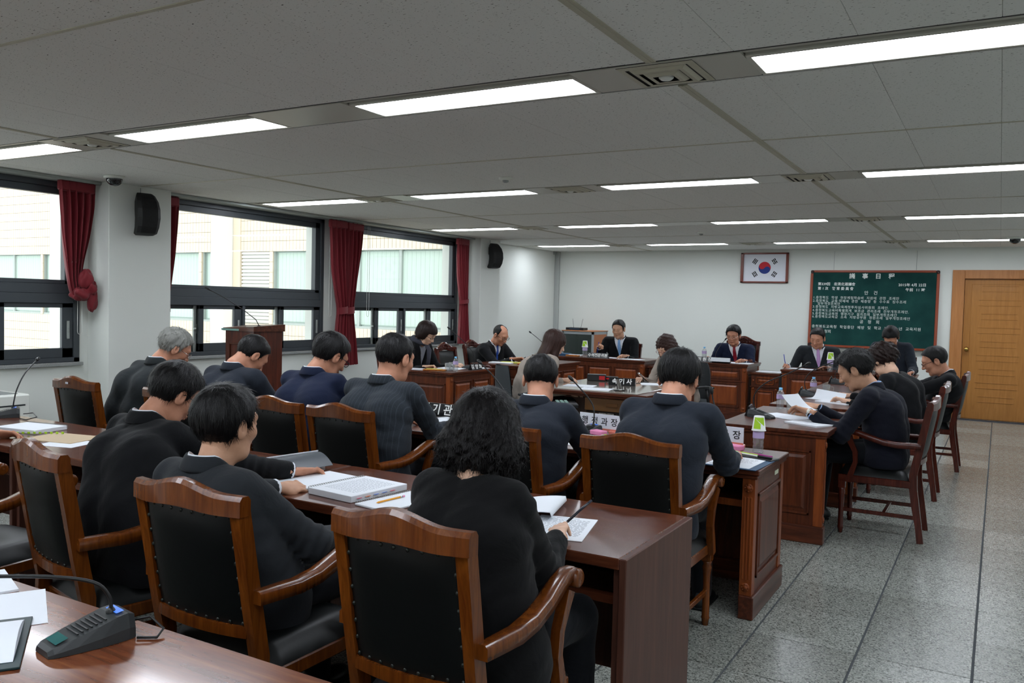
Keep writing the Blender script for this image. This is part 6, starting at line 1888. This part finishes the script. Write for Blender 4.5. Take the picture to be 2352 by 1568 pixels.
t = thing('timer_box', 'small black box right of the red clock', 'box', (-3.60, 8.42, ZS), R(10)); B().box((-.07, -.04, .0005), (.07, .04, .05), .004).obj('case', BLACKP, t); B().box((-.05, -.042, .02), (-.01, -.04, .036)).obj('window', mat('red_display', '8a1016', .3), t)
cable('thin dark cable curling on the glass of the middle desk', [(-3.6, 8.3, ZS + .003), (-3.5, 8.1, ZS + .003), (-3.4, 8.15, ZS + .003), (-3.3, 8.3, ZS + .003), (-3.25, 8.5, ZS + .003)], .0025)
t = thing('stenotype', 'black stenotype with pale green keys on a low stand', 'stenotype', (-3.50, 7.10, 0), R(-58))
B().box((-.13, -.10, .56), (.13, .12, .60), .01).obj('case', BLACKP, t); 
g = B()
for i in range(6):
    for j in range(3): g.box((-.10 + i * .034, -.08 + j * .04, .60), (-.075 + i * .034, -.05 + j * .04, .612), .003)
g.obj('key', mat('pale_green_keys', '6f8a80', .5), t)
for a in range(3): B().tube([(0, 0, .56), (.24 * math.cos(a * 2.1), .24 * math.sin(a * 2.1), .01)], .008, 8).obj('tripod_leg', METAL, t)

# back row desks
nplate('black nameplate with white letters before the light blue tie', '수석전문위원', (-5.21, 11.66, Z), R(0), .34, .075, size=.058)
bottle('water bottle under a paper cup beside the clerk nameplate', (-5.44, 11.68, Z), cup='the bottle beside the clerk', s=1.25)
sheet('white papers before the light blue tie', (-4.72, 11.76, Z), R(0), .36, .24, .003); sheet('white sheet by the pen of the clerk', (-5.0, 11.85, Z), R(-5), .3, .2, .002)
sheet('navy file at the left of the clerk desk', (-5.95, 11.85, Z), R(0), .30, .22, .03, m=BLUEBACK, name='file_folder', cat='folder'); sheet('white papers beside the navy file', (-5.72, 11.95, Z), R(10), .2, .2, .01)
t = thing('pencil_tray', 'tan wooden tray left of the clerk bottle', 'pencil tray', (-5.66, 11.72, Z), R(0), 'tan wooden pencil trays'); B().box((-.10, -.05, .0005), (.10, .05, .02), .004).obj('tray', TRAYW, t); B().box((-.06, -.03, .02), (.06, .03, .03), .004).obj('note', PAPER, t)
B().tube([(-5.30, 11.83, .80), (-5.27, 11.81, .97)], .005, 8).obj('pen', mat('blue_pen', '1f2fa0', .3), None, label='blue pen upright in the hand of the clerk', cat='pen')
ZK = .765
nplate('long black nameplate with white letters on the chairman desk', '위 원 장      ', (-3.52, 11.66, ZK), R(0), .62, .075, size=.062)
sheet('curled white sheet in front of the chairman nameplate', (-3.34, 11.62, ZK + .02), R(0), .26, .05, .05)
sheet('white papers under the chairman hand', (-3.12, 11.80, ZK), R(0), .34, .26, .006)
bottle('small water bottle with blue cap by the chairman', (-3.72, 12.1, ZK), s=1.15)
tumbler('low glass by the chairman bottle', (-3.86, 12.02, ZK), .9)
mic('red tipped gooseneck microphone before the chairman', (-3.48, 11.90, ZK), R(180), [(0, .04, .058), (0, .03, .12), (-.04, -.02, .22), (-.10, -.05, .31)], lcd=False)
sheet('white papers on the pedestal right of the chairman desk', (-2.73, 11.92, .662), R(3), .34, .26, .004)
nplate('black nameplate with white letters beside the blackboard men', '사무관', (-1.68, 11.62, Z), R(0), .26, .08, size=.066)
bottle('water bottle under a paper cup before the lilac tie', (-1.90, 11.66, Z), cup='the bottle before the lilac tie', s=1.25)
sheet('curled white papers before the lilac tie', (-2.12, 11.76, Z), R(-10), .36, .26, .004, curl=.05)
sheet('white sheet under the pen of the man in the lilac tie', (-2.38, 11.84, Z), R(0), .2, .2, .002)
B().tube([(-2.50, 11.80, .79), (-2.53, 11.82, .92)], .005, 8).obj('pen', mat('blue_pen', '1f2fa0', .3), None, label='blue pen of the man in the lilac tie', cat='pen')
classic_desk('carved desk at the right end of the back row, mostly hidden', (-1.10, 11.80, 0), R(180), .44, .60, npan=1)
# lectern microphone
t = thing('lectern_microphone', 'slim black gooseneck microphone rising from the lectern', 'microphone', (-5.98, 5.66, 1.232))
B().lathe([(.018, .0), (.018, .012), (.008, .02)], 12).obj('socket', BLACKP, t)
B().tube([(0, 0, .015), (-.02, -.02, .07), (-.10, -.10, .16), (-.22, -.20, .26), (-.33, -.28, .33)], .0038, 8).obj('gooseneck', BLACKP, t)
B().tube([(-.33, -.28, .33), (-.345, -.29, .342), (-.365, -.305, .356), (-.375, -.312, .362)], [.006, .010, .010, .004], 10).obj('mic_head', BLACKP, t)
bpy.context.view_layer.update()

# lettering becomes plain mesh
_dg = bpy.context.evaluated_depsgraph_get()
for o in [o for o in COL.objects if o.type == 'FONT']:
    me = bpy.data.meshes.new_from_object(o.evaluated_get(_dg))
    if not me.materials: me.materials.append(o.data.materials[0])
    n = bpy.data.objects.new('tmp', me); COL.objects.link(n); n.parent = o.parent; n.matrix_local = o.matrix_local.copy()
    nm = o.name; bpy.data.objects.remove(o); n.name = nm
bpy.context.view_layer.update()
